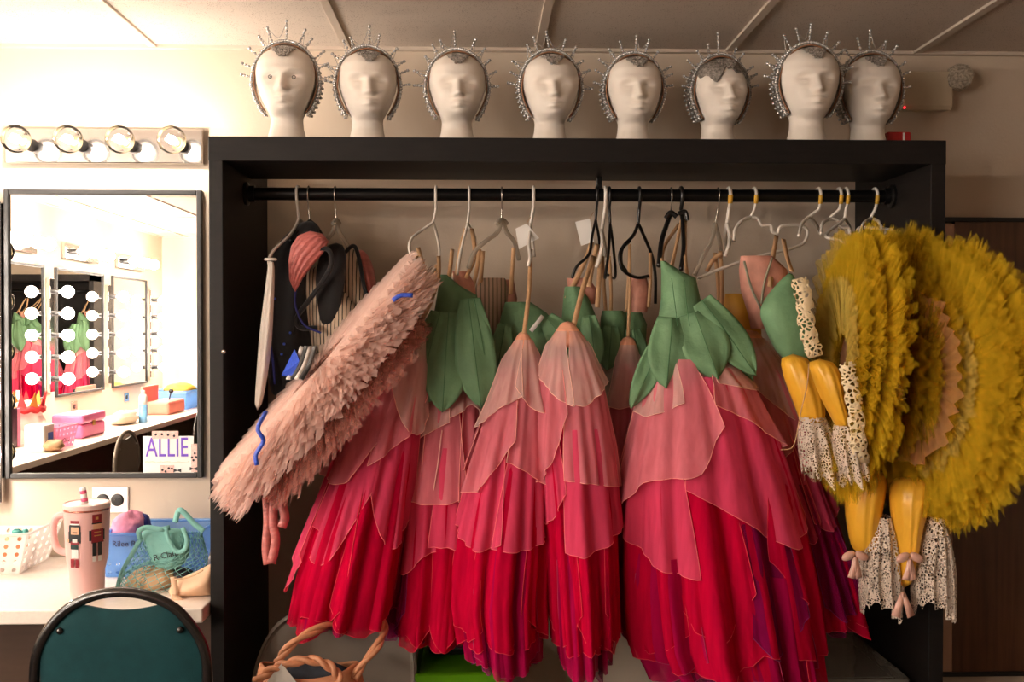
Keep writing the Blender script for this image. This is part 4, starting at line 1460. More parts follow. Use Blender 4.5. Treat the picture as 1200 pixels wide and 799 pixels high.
N_, F_ = 2.80, 3.0     # near and far end of a hanger turned across the rod
hanger_px('white plastic hanger of the black velvet bodice at the wardrobe side', 349, (350, 256), [[(350, 256), (346, 266, 2.88), (338, 277, 2.84), (322, 292, 2.80), (315, 304, 2.78), (317, 318, 2.78)], [(350, 256), (356, 262, 2.94), (362, 272, F_)]], M_HWHITE)
hanger_px('thin wire hooked hanger between the white and the clear one', 362, (363, 258), [[(363, 258), (352, 268, 2.88), (340, 282, 2.84)], [(363, 258), (372, 266, 2.94), (380, 280, F_)]], M_HBLACK, wire=True)
hanger_px('clear plastic hanger of the striped bodice', 393, (394, 256), [[(394, 256), (391, 270, 2.88), (384, 280, 2.84), (376, 296, N_)], [(394, 256), (397, 270, 2.92), (403, 280, 2.96), (410, 292, F_)], [(390, 262, 2.88), (394, 258, 2.9), (398, 262, 2.92)]], M_HCLEAR, .0062, wire=True)
hanger_px('white plastic hanger above the pink tutu', 511, (508, 260), [[(508, 260), (494, 270, 2.88), (482, 280, 2.84), (480, 294, 2.82), (490, 310, 2.80), (503, 322, 2.80)], [(508, 260), (512, 276, 2.94), (515, 296, 2.96), (512, 312, 2.92), (503, 322, 2.80)]], M_HWHITE)
hanger_px('white plastic hanger of the first green petal bodice', 550, (548, 262), [[(548, 262), (543, 282, 2.86), (538, 304, 2.82), (536, 322, N_)], [(548, 262), (556, 276, 2.94), (557, 296, 2.98), (553, 314, F_)]], M_HWHITE)
hanger_px('clear plastic hanger of the bodice hanging behind the green petals', 588, (588, 256), [[(588, 256), (583, 272, 2.88), (570, 282, 2.84), (557, 294, 2.82), (549, 314, N_)], [(588, 256), (594, 272, 2.92), (603, 284, 2.96), (608, 304, F_)], [(582, 262, 2.88), (588, 257, 2.9), (594, 262, 2.92)]], M_HCLEAR, .0066, wire=True)
hanger_px('white plastic hanger carrying a folded paper tag', 625, (622, 262), [[(622, 262), (620, 284, 2.84), (621, 302, N_), (619, 312, N_)], [(622, 262), (624, 280, 2.96), (626, 300, F_)]], M_HWHITE, .0052)
hanger_px('black hanger carrying a square paper tag beside the rod support', 699, (698, 258), [[(698, 258), (694, 276, 2.86), (690, 298, 2.82), (676, 312, N_), (670, 326, N_)], [(698, 258), (702, 280, 2.96), (704, 306, F_)]], M_HBLACK)
hanger_px('white hanger in front of the rod support', 709, (705, 270), [[(705, 270), (706, 284, 2.82), (703, 302, N_), (699, 313, N_)], [(705, 270), (709, 288, 2.95), (709, 300, F_)]], M_HWHITE, .0058)
hanger_px('black plastic hanger just past the rod support', 714, (715, 262), [[(715, 262), (713, 296, 2.84), (709, 326, N_)], [(715, 262), (719, 292, 2.95), (721, 324, F_), (712, 322, 2.9)]], M_HBLACK)
hanger_px('black plastic hanger standing open in the middle of the rod', 749, (748, 262), [[(748, 262), (742, 276, 2.86), (731, 288, 2.82), (726, 300, N_), (730, 316, N_), (746, 325, 2.86), (762, 323, 2.92)], [(748, 262), (757, 282, 2.94), (764, 300, 2.98), (768, 324, F_), (768, 356, F_)], [(738, 282, 2.84), (729, 292, 2.81), (728, 308, 2.80), (734, 318, 2.81)]], M_HBLACK, .005)
hanger_px('black clip hanger of the large green petal bodice', 786, (786, 250), [[(786, 250), (781, 264, 2.88), (775, 284, 2.84), (772, 312, N_)], [(780, 256, 2.88), (786, 249, 2.88), (793, 254, 2.88)]], M_HBLACK, .0072, wire=True)
hanger_px('second black clip hanger of the large green petal bodice', 798, (799, 248), [[(799, 248), (800, 266, 2.88), (801, 290, 2.84), (798, 316, N_)], [(795, 250, 2.86), (803, 248, 2.86), (806, 258, 2.86)]], M_HBLACK, .006)
hanger_px('clear hanger with wire hook before the yellow taped hangers', 841, (838, 262), [[(838, 262), (834, 282, 2.86), (824, 300, 2.82), (814, 322, N_)], [(838, 262), (843, 280, 2.94), (845, 296, F_)]], M_HCLEAR, .0066, wire=True)
hanger_px('first white hanger with yellow tape on its hook', 854, (852, 262), [[(852, 262), (855, 276, 2.86), (854, 288, 2.82), (850, 300, N_)], [(852, 262), (850, 276, 2.94), (852, 290, F_)]], M_HWHITE, .0058, tape=True)
hanger_px('white notched hanger with yellow tape turned open above green sash', 884, (880, 254), [[(880, 254), (870, 258, 2.88), (862, 268, 2.86), (860, 282, 2.84)], [(880, 254), (888, 256), (893, 264), (903, 264), (905, 271), (911, 273), (916, 265), (938, 264, 2.92), (946, 271, 2.93), (943, 283, 2.92), (930, 290, 2.9), (890, 300, 2.86), (850, 313, 2.82), (818, 326, N_)]], M_HWHITE, .0050, tape=True)
hanger_px('white taped hanger of the first yellow tutu', 959, (948, 254), [[(948, 254), (940, 262, 2.86), (936, 276, N_)], [(948, 254), (956, 262, 2.94), (962, 274, F_)]], M_HWHITE, .0050, tape=True)
hanger_px('white notched hanger of the middle yellow tutu', 983, (972, 256), [[(972, 256), (964, 262, 2.84), (962, 274, N_)], [(972, 256), (981, 258), (986, 266), (994, 267), (997, 274), (1003, 275), (1008, 267), (1030, 268, 2.9), (1038, 274, 2.9), (1034, 286, 2.88), (1020, 294, 2.86), (1006, 298, 2.84)]], M_HWHITE, .0050, tape=True)
hanger_px('white taped hanger tight behind the notched tutu hanger', 991, (990, 256), [[(990, 256), (968, 276, 2.84), (986, 282, 2.82), (994, 292, N_), (991, 304, N_)], [(990, 256), (996, 266, 2.96), (1000, 278, F_)]], M_HWHITE, .0050, tape=True)
hanger_px('white notched hanger nearest the rod end flange', 1025, (1020, 256), [[(1020, 256), (1012, 262, 2.84), (1008, 274, N_)], [(1020, 256), (1029, 259), (1034, 267), (1050, 270), (1070, 273, 2.88), (1084, 275, 2.86), (1090, 284, 2.84), (1088, 298, 2.82), (1076, 306, 2.8)]], M_HWHITE, .0050, tape=True)

# paper tags on hangers
for label, pts in (('folded white paper tag hung on a white hanger', [(604, 268), (617, 262), (632, 279), (622, 284), (608, 292)]), ('square white paper tag hung on a black hanger', [(674, 260), (691, 256), (696, 283), (681, 288)])):
    ty = ROD_Y - 0.03
    pp = [P(u, v, ty) for u, v in pts]
    cen = sum(pp, V()) / len(pp)
    tg = thing('paper_tag', label, 'tag', V((cen.x, ty, min(p.z for p in pp))))
    build('tag_sheet', MB().add(pp, [tuple(range(len(pp)))]), M_PAPER, tg, smooth=False, solidify=0.0012)
    build('tag_string', MB().tube([pp[1] + V((0, -.001, 0)), pp[1] + V((0.012, 0.015, 0.02))], 0.0009, 5), M_ELASTIC, tg)

# ------------------------------------------------------------------ fuchsia dresses
TIER = {
    'pale': sheer('pale_pink_chiffon', (252, 208, 200), 0.58, 0.2),
    'light': sheer('light_coral_chiffon', (252, 146, 160), 0.68, 0.2),
    'coral': sheer('coral_pink_chiffon', (250, 84, 124), 0.72, 0.2),
    'red': sheer('crimson_chiffon', (214, 12, 62), 0.80, 0.2),
    'wine': sheer('magenta_chiffon', (184, 16, 80), 0.80, 0.2),
    'plum': sheer('plum_chiffon', (158, 22, 98), 0.62, 0.2),
}
EDGE = {
    'pale': solid('pale_rolled_hem', (246, 206, 190), 0.6), 'light': solid('light_coral_rolled_hem', (250, 176, 164), 0.6), 'coral': solid('coral_rolled_hem', (246, 120, 132), 0.6),
    'red': solid('crimson_rolled_hem', (226, 50, 72), 0.6), 'wine': solid('magenta_rolled_hem', (176, 40, 90), 0.6), 'plum': solid('plum_rolled_hem', (140, 34, 100), 0.6),
}
LIFT = {'pale': 0.016, 'light': 0.011, 'coral': 0.006, 'red': 0.0, 'wine': -0.008, 'plum': -0.016}
M_WAIST = solid('peach_satin', (232, 168, 138), 0.4, var=0.1, scale=20, bump=0.15, bump_scale=60, stretch=(1, 1, 5))
M_GREEN = solid('green_satin', (108, 146, 108), 0.6, var=0.14, scale=14, bump=0.3, bump_scale=34, spec=0.25)
M_GREEND = solid('green_satin_seam', (60, 112, 68), 0.5)
M_LINING = solid('pink_lining', (206, 146, 128), 0.7, var=0.15, scale=30)
M_STRLIN = stripes('striped_lining', (190, 160, 138), (124, 110, 88), 26, 'X', 0.72)


class Skirt:
    def __init__(self, t, rows, y, ry0, ry1, seed, nf=11, amp=0.15):
        self.t, self.rows, self.y = t, rows, y
        self.v0, self.v1 = rows[0][0], rows[-1][0]
        self.ry0, self.ry1 = ry0, ry1
        rnd = random.Random(seed)
        self.rnd = rnd
        self.nf, self.amp = nf, amp
        self.ph = [rnd.uniform(0, 6.28) for _ in range(6)]
        self.vs = [r[0] for r in rows]
        self.ul = [r[1] for r in rows]
        self.ur = [r[2] for r in rows]

    def pt(self, th, v, lift=0.0, ph=0.0, k=1.0):
        """th degrees: 0 faces the room, +90 the dim side; v pixel row at the axis depth"""
        a = math.radians(th)
        q = max(0.0, min(1.2, (v - self.v0) / (self.v1 - self.v0)))
        vv = min(v, self.v1 + 40)
        ul = interp(self.vs, self.ul, vv)
        ur = interp(self.vs, self.ur, vv)
        A, B = P(ul, v, self.y), P(ur, v, self.y)
        c, hx = (A + B) / 2, (B - A).length / 2
        ry = self.ry0 + (self.ry1 - self.ry0) * q
        p = self.ph
        w = 0.55 * math.sin(self.nf * a + p[0] + ph + 0.5 * math.sin(3 * q + p[3])) + 0.35 * math.sin((self.nf * 1.83) * a + p[1] + 2 * ph + 1.2 * q) + 0.25 * math.sin(5 * a + p[2] - q)
        w = w - 0.25 * abs(w)
        m = 1 + k * self.amp * (q ** 0.45) * w
        # outline stays inside its pixels: folds push in at the sides, out at the front
        mx = 1 + (m - 1) * 0.55 - 0.04 * q
        fl = lift * min(1.0, 0.25 + q * 2.0)
        return V((c.x + (hx * mx + fl) * math.sin(a), self.y - (ry * m + fl) * math.cos(a), c.z))

    def panel(self, tier, th0, th1, v0, hem, n=30, m=18, narrow=0.25, ph=None, edge=True, sides=(1, 1), lift=None):
        """one chiffon panel: from row v0 down to the hem rows, spread between two angles"""
        li = (LIFT[tier] if lift is None else lift) + self.rnd.uniform(-.002, .002)
        ph = self.rnd.uniform(-.5, .5) if ph is None else ph
        tc = (th0 + th1) / 2
        xs = [i / (len(hem) - 1) for i in range(len(hem))]

        def hv(s):
            return (interp(xs, hem, s - .05) + 2 * interp(xs, hem, s) + interp(xs, hem, s + .05)) / 4

        def f(s, q):
            th = th0 + (th1 - th0) * s
            v = v0 + (hv(s) - v0) * q
            thn = tc + (th - tc) * (1 - narrow * (1 - q) ** 1.5)
            fl = li * (1 + 0.8 * q ** 3) + 0.007 * q * math.sin(s * 17 + ph * 9) + 0.004 * q * q * math.sin(s * 41 + ph * 5)
            return self.pt(thn, v, fl, ph)
        p = build('skirt_panel', MB().grid(f, n, m), TIER[tier], self.t)
        if edge:
            path = []
            if sides[0]:
                path += [f(0, q / 10) for q in range(2, 10)]
            path += [f(i / 30, 1) for i in range(31)]
            if sides[1]:
                path += [f(1, q / 10) for q in range(9, 1, -1)]
            build('rolled_hem', MB().tube(path, 0.0011, 4), EDGE[tier], p)
        return p

    def under(self, tier, v0, v1, jag=14, lift=None):
        rnd = self.rnd
        li = LIFT[tier] if lift is None else lift
        hs = [v1 + rnd.uniform(-jag, jag) for _ in range(15)]
        hs.append(hs[0])
        xs = [i / 15 for i in range(16)]

        def f(s, q):
            return self.pt(-180 + 360 * s, v0 + (interp(xs, hs, s) - v0) * q, li * (1 + q), 0.3 * (li * 60), 1.7)
        o = build('underskirt', MB().grid(f, 90, 16, wrap=True), TIER[tier], self.t)
        build('rolled_hem', MB().tube([f(i / 90, 1) for i in range(90)], 0.0011, 4, closed=True), EDGE[tier], o)

    def back(self, tier, v0, v1, jag=12):
        """the side away from the room, in two plain panels"""
        r = self.rnd
        for a, b in ((80, 185), (175, 280)):
            self.panel(tier, a, b, v0, [v1 + r.uniform(-jag, jag) for _ in range(4)], n=16, m=8)


def waistband(t, rows, y, ry):
    build('waistband', MB().loft(px_loft(rows, y, ry, folds=.05, nf=9)), M_WAIST, t, subsurf=1)


def straps(t, lines, y, w=0.012):
    for ln in lines:
        m = len(ln)
        yy = y if not isinstance(y, (list, tuple)) else None
        pts = []
        for i, q in enumerate(ln):
            if len(q) == 3:
                pts.append(P(q[0], q[1], q[2]))
            else:
                pts.append(P(q[0], q[1], ROD_Y + (y - ROD_Y) * i / max(1, m - 1)))
        build('strap', MB().ribbon(smooth_path(pts, 10), w, (0.05, -1, 0.1), .0008), M_ELASTIC, t)


def petal(t, base, tip, wpx, y, bulge=0.02, mat=None, w0=0.55, lift=0.0, side=0.0, peak=0.55):
    """pointed satin leaf with a centre crease and stitched rim"""
    b, e = P(base[0], base[1], y), P(tip[0], tip[1], y)
    ax = e - b
    sd = V((ax.z, 0, -ax.x)).normalized()
    W = px(wpx, y)

    def prof(q):
        a = w0 + (1 - w0) * math.sin(min(1, q / peak) * PI / 2)
        if q > peak:
            a *= math.cos((q - peak) / (1 - peak) * PI / 2) ** 0.75
        return a

    def f(s, q):
        x = -1 + 2 * s
        w = W * prof(q)
        d = bulge * math.sin(PI * min(1, q * .8 + .1)) + lift * q * q - 0.18 * W * x * x + 0.05 * W * math.cos(PI * x * 2)
        d += 0.004 * math.sin(7 * q + x * 3 + base[0])
        return b + ax * q + sd * (x * w + side * q) + V((0, -d, 0))
    o = build('petal', MB().grid(f, 11, 20), mat or M_GREEN, t, solidify=0.003)
    build('centre_seam', MB().tube([f(.5, q / 14) + V((0, -.0018, 0)) for q in range(15)], 0.001, 4), M_GREEND, o)
    return o


def bodice(t, rows, y, ry, mat=None, name='bodice', folds=.02, seams=()):
    o = build(name, MB().loft(px_loft(rows, y, ry, n=40, folds=folds, nf=7), caps=True), mat or M_GREEN, t, auto=50)
    for ln in seams:
        yy = (min(y) if isinstance(y, (list, tuple)) else y) - (max(ry) if isinstance(ry, (list, tuple)) else ry)
        build('seam', MB().tube(smooth_path([P(u, v, yy + d) for u, v, d in ln], 14), 0.001, 4), M_GREEND, o)
    return o


def dress(label, u, v, y):
    q = P(u, v, y)
    return thing('fuchsia_dress', label, 'dress', V((q.x, y, q.z)), 'fuchsia flower dresses on the rod')


# first dress: behind the pink tutu
t = dress('fuchsia dress half behind the pink tutu, nearest the grey chair', 400, 730, 2.72)
s = Skirt(t, [(385, 466, 500), (430, 447, 503), (500, 408, 492), (560, 386, 484), (620, 364, 478), (680, 347, 470), (728, 338, 462)], 2.72, 0.04, 0.19, 1, 9)
s.under('plum', 560, 722, 8)
s.under('wine', 480, 722, 10)
s.under('red', 420, 712, 14)
s.panel('red', -75, 5, 540, [700, 726, 732, 722, 690])
s.panel('red', -10, 80, 540, [690, 722, 728, 716, 700])
s.panel('coral', -95, -60, 520, [600, 640, 690, 640], lift=.012)
s.panel('coral', -62, 12, 480, [608, 628, 650, 640, 600, 560])
s.panel('coral', 5, 85, 480, [560, 610, 634, 625, 600])
s.panel('light', -80, 15, 420, [553, 558, 560, 558, 520, 490])
s.panel('light', -5, 80, 420, [540, 525, 508, 480, 450])
s.panel('pale', -70, 5, 388, [500, 492, 470, 445, 436])
s.panel('pale', -15, 80, 388, [440, 470, 500, 508, 480])
s.back('red', 430, 690)
s.back('light', 400, 560)
waistband(t, [(372, 470, 498), (380, 460, 502), (392, 456, 504), (404, 462, 502)], 2.72, [.03, .045, .05, .045])
straps(t, [[(488, 300), (480, 340), (478, 376)], [(512, 310), (508, 345), (494, 376)]], 2.72)

# second dress: first green petal bodice
t = dress('fuchsia dress under a narrow green petal bodice beside the pink tutu', 512, 745, 2.80)
s = Skirt(t, [(400, 512, 556), (440, 500, 560), (470, 488, 563), (520, 476, 566), (580, 468, 568), (640, 462, 570), (700, 456, 568), (745, 453, 566)], 2.80, 0.05, 0.17, 2, 9)
s.under('plum', 560, 738, 8)
s.under('wine', 500, 734, 12)
s.under('red', 420, 728, 14)
s.panel('plum', -80, -35, 600, [700, 735, 738, 700], lift=.006)
s.panel('red', -75, -5, 560, [690, 720, 736, 745, 720])
s.panel('red', -15, 80, 560, [700, 742, 740, 730, 710])
s.panel('coral', -70, -2, 520, [655, 662, 660, 640, 634])
s.panel('coral', -12, 80, 520, [630, 628, 640, 650, 640])
s.panel('light', -85, 30, 455, [563, 574, 580, 582, 582, 575], sides=(1, 1))
s.panel('light', 20, 85, 455, [580, 560, 540, 520])
s.panel('pale', -75, 5, 430, [500, 508, 511, 500, 490])
s.panel('pale', 0, 80, 430, [488, 480, 470, 490, 500])
s.back('red', 430, 700)
build('ribbon_seam', MB().tube(smooth_path([s.pt(-4, 500, .02), s.pt(-6, 540, .022), s.pt(-10, 578, .022)], 10), 0.0016, 5), EDGE['pale'], t)
bodice(t, [(322, 516, 524), (334, 514, 538), (346, 512, 559), (370, 508, 560), (400, 504, 562), (430, 500, 564)], 2.80, [.012, .03, .045, .05, .055, .06])
for b, e, w, lf in (((516, 366), (485, 483), 24, .012), ((556, 350), (574, 450), 14, -.01), ((526, 366), (519, 482), 25, .022), ((549, 350), (564, 477), 24, .03)):
    petal(t, b, e, w, 2.715, 0.028, lift=lf, w0=.45, peak=.62)
bodice(t, [(318, 530, 548), (332, 532, 556), (348, 536, 558)], 2.84, [.012, .02, .02], M_LINING, 'lining')
straps(t, [[(546, 268), (540, 290), (535, 322)], [(553, 268), (556, 300), (546, 326)], [(530, 292), (528, 310), (526, 326)]], 2.80)
build('care_label', MB().ribbon(smooth_path([P(556, 386, 2.745), P(560, 400, 2.74), P(565, 414, 2.745)], 6), 0.010, (0, -1, 0)), M_PAPER, t, label='white woven label')

# third dress: hangs by its knot, bodice folded behind
t = dress('fuchsia dress hung by its waist knot in front of a green bodice', 590, 770, 2.68)
s = Skirt(t, [(396, 606, 622), (420, 590, 632), (470, 575, 640), (520, 560, 643), (580, 546, 644), (640, 534, 644), (700, 529, 640), (768, 540, 640)], 2.68, 0.02, 0.2, 3, 10)
s.under('plum', 580, 764, 8)
s.under('wine', 500, 758, 10)
s.under('red', 430, 740, 14)
s.panel('wine', -40, 60, 620, [748, 764, 770, 762, 750], lift=-.004)
s.panel('red', -85, -25, 560, [690, 722, 735, 720])
s.panel('red', -40, 40, 560, [725, 734, 736, 734, 715])
s.panel('red', 25, 88, 560, [700, 720, 735, 715])
s.panel('coral', -88, -5, 500, [612, 620, 632, 634, 625])
s.panel('coral', -15, 88, 500, [630, 634, 632, 622, 612])
s.panel('light', -80, 0, 430, [570, 572, 570, 540, 510])
s.panel('light', -8, 86, 430, [535, 545, 558, 570, 574])
s.panel('pale', -80, 5, 398, [500, 495, 478, 470, 462])
s.panel('pale', -10, 85, 398, [450, 472, 482, 476, 450])
s.back('red', 430, 720)
s.back('light', 400, 560)
waistband(t, [(388, 609, 617), (396, 604, 622), (409, 597, 629), (420, 596, 630)], 2.68, [.008, .018, .025, .025])
straps(t, [[(622, 292, 2.86), (620, 340, 2.74), (614, 392, 2.67)]], 2.68, 0.012)
bodice(t, [(354, 592, 622), (366, 588, 640), (384, 584, 656), (410, 580, 650), (440, 578, 600)], 2.86, [.03, .05, .06, .06, .03])
petal(t, (640, 372), (668, 408), 16, 2.79, .015)
petal(t, (592, 380), (580, 446), 14, 2.78, .015)
build('care_label', MB().ribbon(smooth_path([P(622, 388, 2.77), P(630, 378, 2.765), P(636, 370, 2.77)], 6), 0.012, (0, -1, 0)), M_PAPER, t)

# striped lined bodice hanging on the clear hanger behind
t = thing('corset_bodice', 'pink corset bodice with striped lining on the clear hanger', 'bodice', V((P(580, 430, 2.95).x, 2.95, P(580, 430, 2.95).z)))
bodice(t, [(326, 560, 592), (340, 556, 596), (370, 558, 594), (410, 562, 590), (440, 566, 588)], 2.95, [.03, .05, .055, .05, .04], M_STRLIN, 'lining')
bodice(t, [(328, 580, 602), (350, 586, 606), (390, 584, 602), (430, 580, 594)], 2.98, [.03, .04, .045, .03], M_LINING, 'bust_cup')
petal(t, (560, 380), (566, 452), 13, 2.88, .01)
straps(t, [[(562, 292), (558, 320), (552, 345)], [(602, 290), (600, 320), (598, 345)], [(566, 294), (564, 320), (562, 340)]], 2.93)

# fourth dress
t = dress('fuchsia dress hung by its waist knot below the square paper tag', 680, 780, 2.66)
s = Skirt(t, [(384, 656, 674), (405, 641, 690), (450, 632, 705), (520, 628, 716), (600, 634, 721), (660, 639, 722), (720, 643, 722), (778, 648, 720)], 2.66, 0.025, 0.2, 4, 10)
s.under('plum', 600, 772, 8)
s.under('wine', 500, 768, 10)
s.under('red', 430, 745, 14)
s.panel('wine', -60, 10, 620, [760, 780, 774, 760], lift=-.004)
s.panel('red', -85, -10, 560, [700, 725, 740, 730, 700])
s.panel('red', -20, 45, 560, [710, 738, 745, 735])
s.panel('red', 30, 88, 560, [700, 735, 744, 730])
s.panel('coral', -88, -20, 500, [600, 610, 600, 570])
s.panel('coral', -30, 86, 500, [636, 638, 630, 622, 612])
s.panel('light', -86, -10, 420, [570, 560, 540, 480])
s.panel('light', -20, 86, 420, [556, 558, 562, 566, 569])
s.panel('pale', -86, 0, 388, [440, 440, 452, 466, 474])
s.panel('pale', -8, 86, 388, [470, 474, 462, 452, 446])
s.back('red', 430, 720)
s.back('light', 400, 560)
waistband(t, [(376, 659, 671), (386, 652, 678), (397, 644, 687), (408, 642, 690)], 2.66, [.010, .022, .03, .03])
straps(t, [[(696, 300, 2.84), (684, 335, 2.72), (672, 382, 2.66)]], 2.66, 0.014)
bodice(t, [(336, 662, 680), (350, 660, 690), (375, 658, 700), (400, 660, 704), (424, 668, 700)], 2.88, [.03, .045, .055, .055, .03])
petal(t, (690, 370), (698, 432), 14, 2.81, .012)
straps(t, [[(694, 282), (688, 300), (676, 326), (664, 350)], [(700, 286), (694, 312), (690, 336)], [(704, 290), (702, 330), (700, 360)]], 2.86, 0.014)
bodice(t, [(326, 664, 690), (340, 666, 700), (356, 670, 698)], 2.90, [.02, .035, .02], M_LINING, 'lining')

# fifth: two narrow costumes squeezed behind
t = dress('fuchsia dress squeezed far back between the knotted one and the large one', 738, 740, 2.88)
s = Skirt(t, [(400, 728, 744), (420, 722, 748), (470, 716, 754), (600, 708, 770), (740, 706, 780)], 2.86, 0.02, 0.14, 5, 8)
s.under('wine', 500, 735, 10)
s.under('red', 430, 720, 12)
s.panel('coral', -85, 85, 470, [600, 612, 620, 600])
s.panel('light', -85, 85, 425, [540, 548, 540, 530])
s.panel('pale', -85, 85, 404, [470, 478, 470, 460])
waistband(t, [(394, 730, 742), (404, 725, 746), (416, 722, 748)], 2.86, [.012, .022, .025])
straps(t, [[(738, 290, 2.9), (738, 340, 2.88), (736, 396, 2.86)]], 2.86, 0.009)
t = thing('corset_bodice', 'dark green petal bodice with pink lining on the open black hanger', 'bodice', V((P(735, 430, 2.92).x, 2.92, P(735, 430, 2.92).z)))
bodice(t, [(364, 706, 730), (372, 704, 734), (400, 703, 735), (428, 708, 726)], 2.92, [.03, .045, .05, .03])
bodice(t, [(366, 718, 752), (380, 716, 758), (405, 718, 756), (432, 724, 744)], 2.95, [.03, .045, .05, .03], M_GREEN, 'bodice')
petal(t, (716, 382), (712, 434), 15, 2.866, .012)
petal(t, (742, 385), (748, 436), 14, 2.88, .012)
bodice(t, [(326, 738, 758), (342, 736, 762), (366, 734, 758)], 2.96, [.02, .04, .03], M_LINING, 'lining')
straps(t, [[(738, 286), (737, 320), (734, 366)], [(762, 296), (762, 330), (760, 360)], [(714, 300), (716, 340), (716, 368)], [(706, 300), (708, 340), (710, 368)]], 2.92, 0.010)

# sixth: the large dress
t = dress('largest fuchsia dress, under the broad green petal bodice', 850, 790, 2.68)
s = Skirt(t, [(400, 766, 838), (430, 758, 862), (450, 752, 880), (500, 742, 902), (560, 732, 922), (620, 728, 938), (680, 727, 950), (740, 730, 958), (792, 752, 962)], 2.70, 0.07, 0.27, 6, 13)
s.under('plum', 600, 778, 14)
s.under('wine', 520, 772, 14)
s.under('red', 450, 750, 16)
s.panel('wine', -70, -20, 640, [748, 758, 760, 744], lift=-.006)
s.panel('plum', 5, 48, 600, [712, 738, 745, 722, 700], lift=.001)
s.panel('red', -88, -30, 580, [735, 742, 748, 738, 720])
s.panel('red', -35, 12, 560, [690, 712, 722, 718, 700, 670])
s.panel('red', 28, 88, 560, [640, 680, 706, 712, 692])
s.panel('wine', 20, 60, 660, [760, 780, 776, 765], lift=.0)
s.panel('red', -10, 32, 690, [775, 786, 782, 778], lift=-.008)
s.panel('red', 40, 80, 690, [784, 798, 797, 770], lift=-.004)
s.panel('coral', -80, -18, 520, [606, 630, 648, 655, 658])
s.panel('coral', -22, 78, 440, [562, 578, 596, 616, 632, 622, 600], lift=.010)
s.panel('light', -88, 8, 420, [580, 586, 556, 551, 548, 490], lift=.016)
s.panel('light', 5, 85, 430, [470, 482, 500, 518, 528], lift=.015)
s.panel('pale', -80, -20, 415, [475, 486, 480, 468])
s.panel('pale', 15, 85, 415, [446, 452, 456, 452])
s.back('red', 450, 730)
s.back('light', 420, 580)
bodice(t, [(306, 774, 780), (318, 775, 798), (326, 775, 815), (350, 775, 820), (380, 771, 832), (412, 766, 848)], 2.72, [.008, .03, .05, .06, .07, .085],
       seams=([(787, 326, .006), (790, 350, -.002), (794, 382, -.004)], [(802, 328, .008), (804, 352, .0), (808, 382, -.002)]))
for b, e, w, lf, bl in (((780, 388), (739, 478), 15, .0, .02), ((840, 390), (886, 450), 13, -.03, .0), ((822, 352), (882, 439), 21, .03, .02), ((786, 372), (777, 454), 25, .03, .03), ((812, 366), (836, 443), 28, .04, .03)):
    petal(t, b, e, w, 2.655, bl, lift=lf, w0=.6, peak=.5)
straps(t, [[(800, 252, 2.9), (792, 290, 2.84), (786, 318, 2.74)], [(803, 256, 2.9), (803, 300, 2.82), (806, 326, 2.74)], [(796, 262, 2.9), (778, 290, 2.85), (776, 310, 2.78)]], 2.72, 0.010)

# seventh: behind the large one
t = dress('fuchsia dress at the dim end, beside the yellow bloomers', 950, 730, 2.86)
s = Skirt(t, [(392, 862, 892), (440, 868, 925), (500, 876, 945), (560, 888, 962), (620, 904, 980), (680, 914, 996), (728, 918, 1008)], 2.86, 0.03, 0.2, 7, 10)
s.under('plum', 560, 722, 10)
s.under('wine', 500, 720, 12)
s.under('red', 430, 712, 14)
s.panel('red', -10, 85, 560, [690, 715, 728, 730, 715])
s.panel('plum', -20, 40, 560, [690, 704, 700, 690], lift=.006)
s.panel('coral', -60, 10, 480, [600, 620, 625, 600])
s.panel('coral', -5, 80, 470, [600, 612, 605, 590, 575])
s.panel('light', -70, 75, 410, [530, 540, 520, 500, 480])
s.panel('pale', -40, 75, 396, [450, 470, 490, 480, 465])
s.back('red', 430, 700)
waistband(t, [(386, 862, 888), (396, 858, 894), (408, 862, 900)], 2.86, [.02, .035, .04])
bodice(t, [(344, 850, 870), (356, 848, 882), (374, 850, 892), (394, 856, 892)], 2.9, [.012, .03, .035, .03], solid('gold_satin', (214, 160, 58), .4, var=.1), 'yellow_lining')
straps(t, [[(838, 296, 2.9), (842, 340, 2.88), (842, 382, 2.86)], [(844, 294, 2.9), (846, 330, 2.88), (845, 380, 2.86)], [(828, 318, 2.9), (836, 304, 2.89), (846, 296, 2.88)]], 2.86, 0.012)

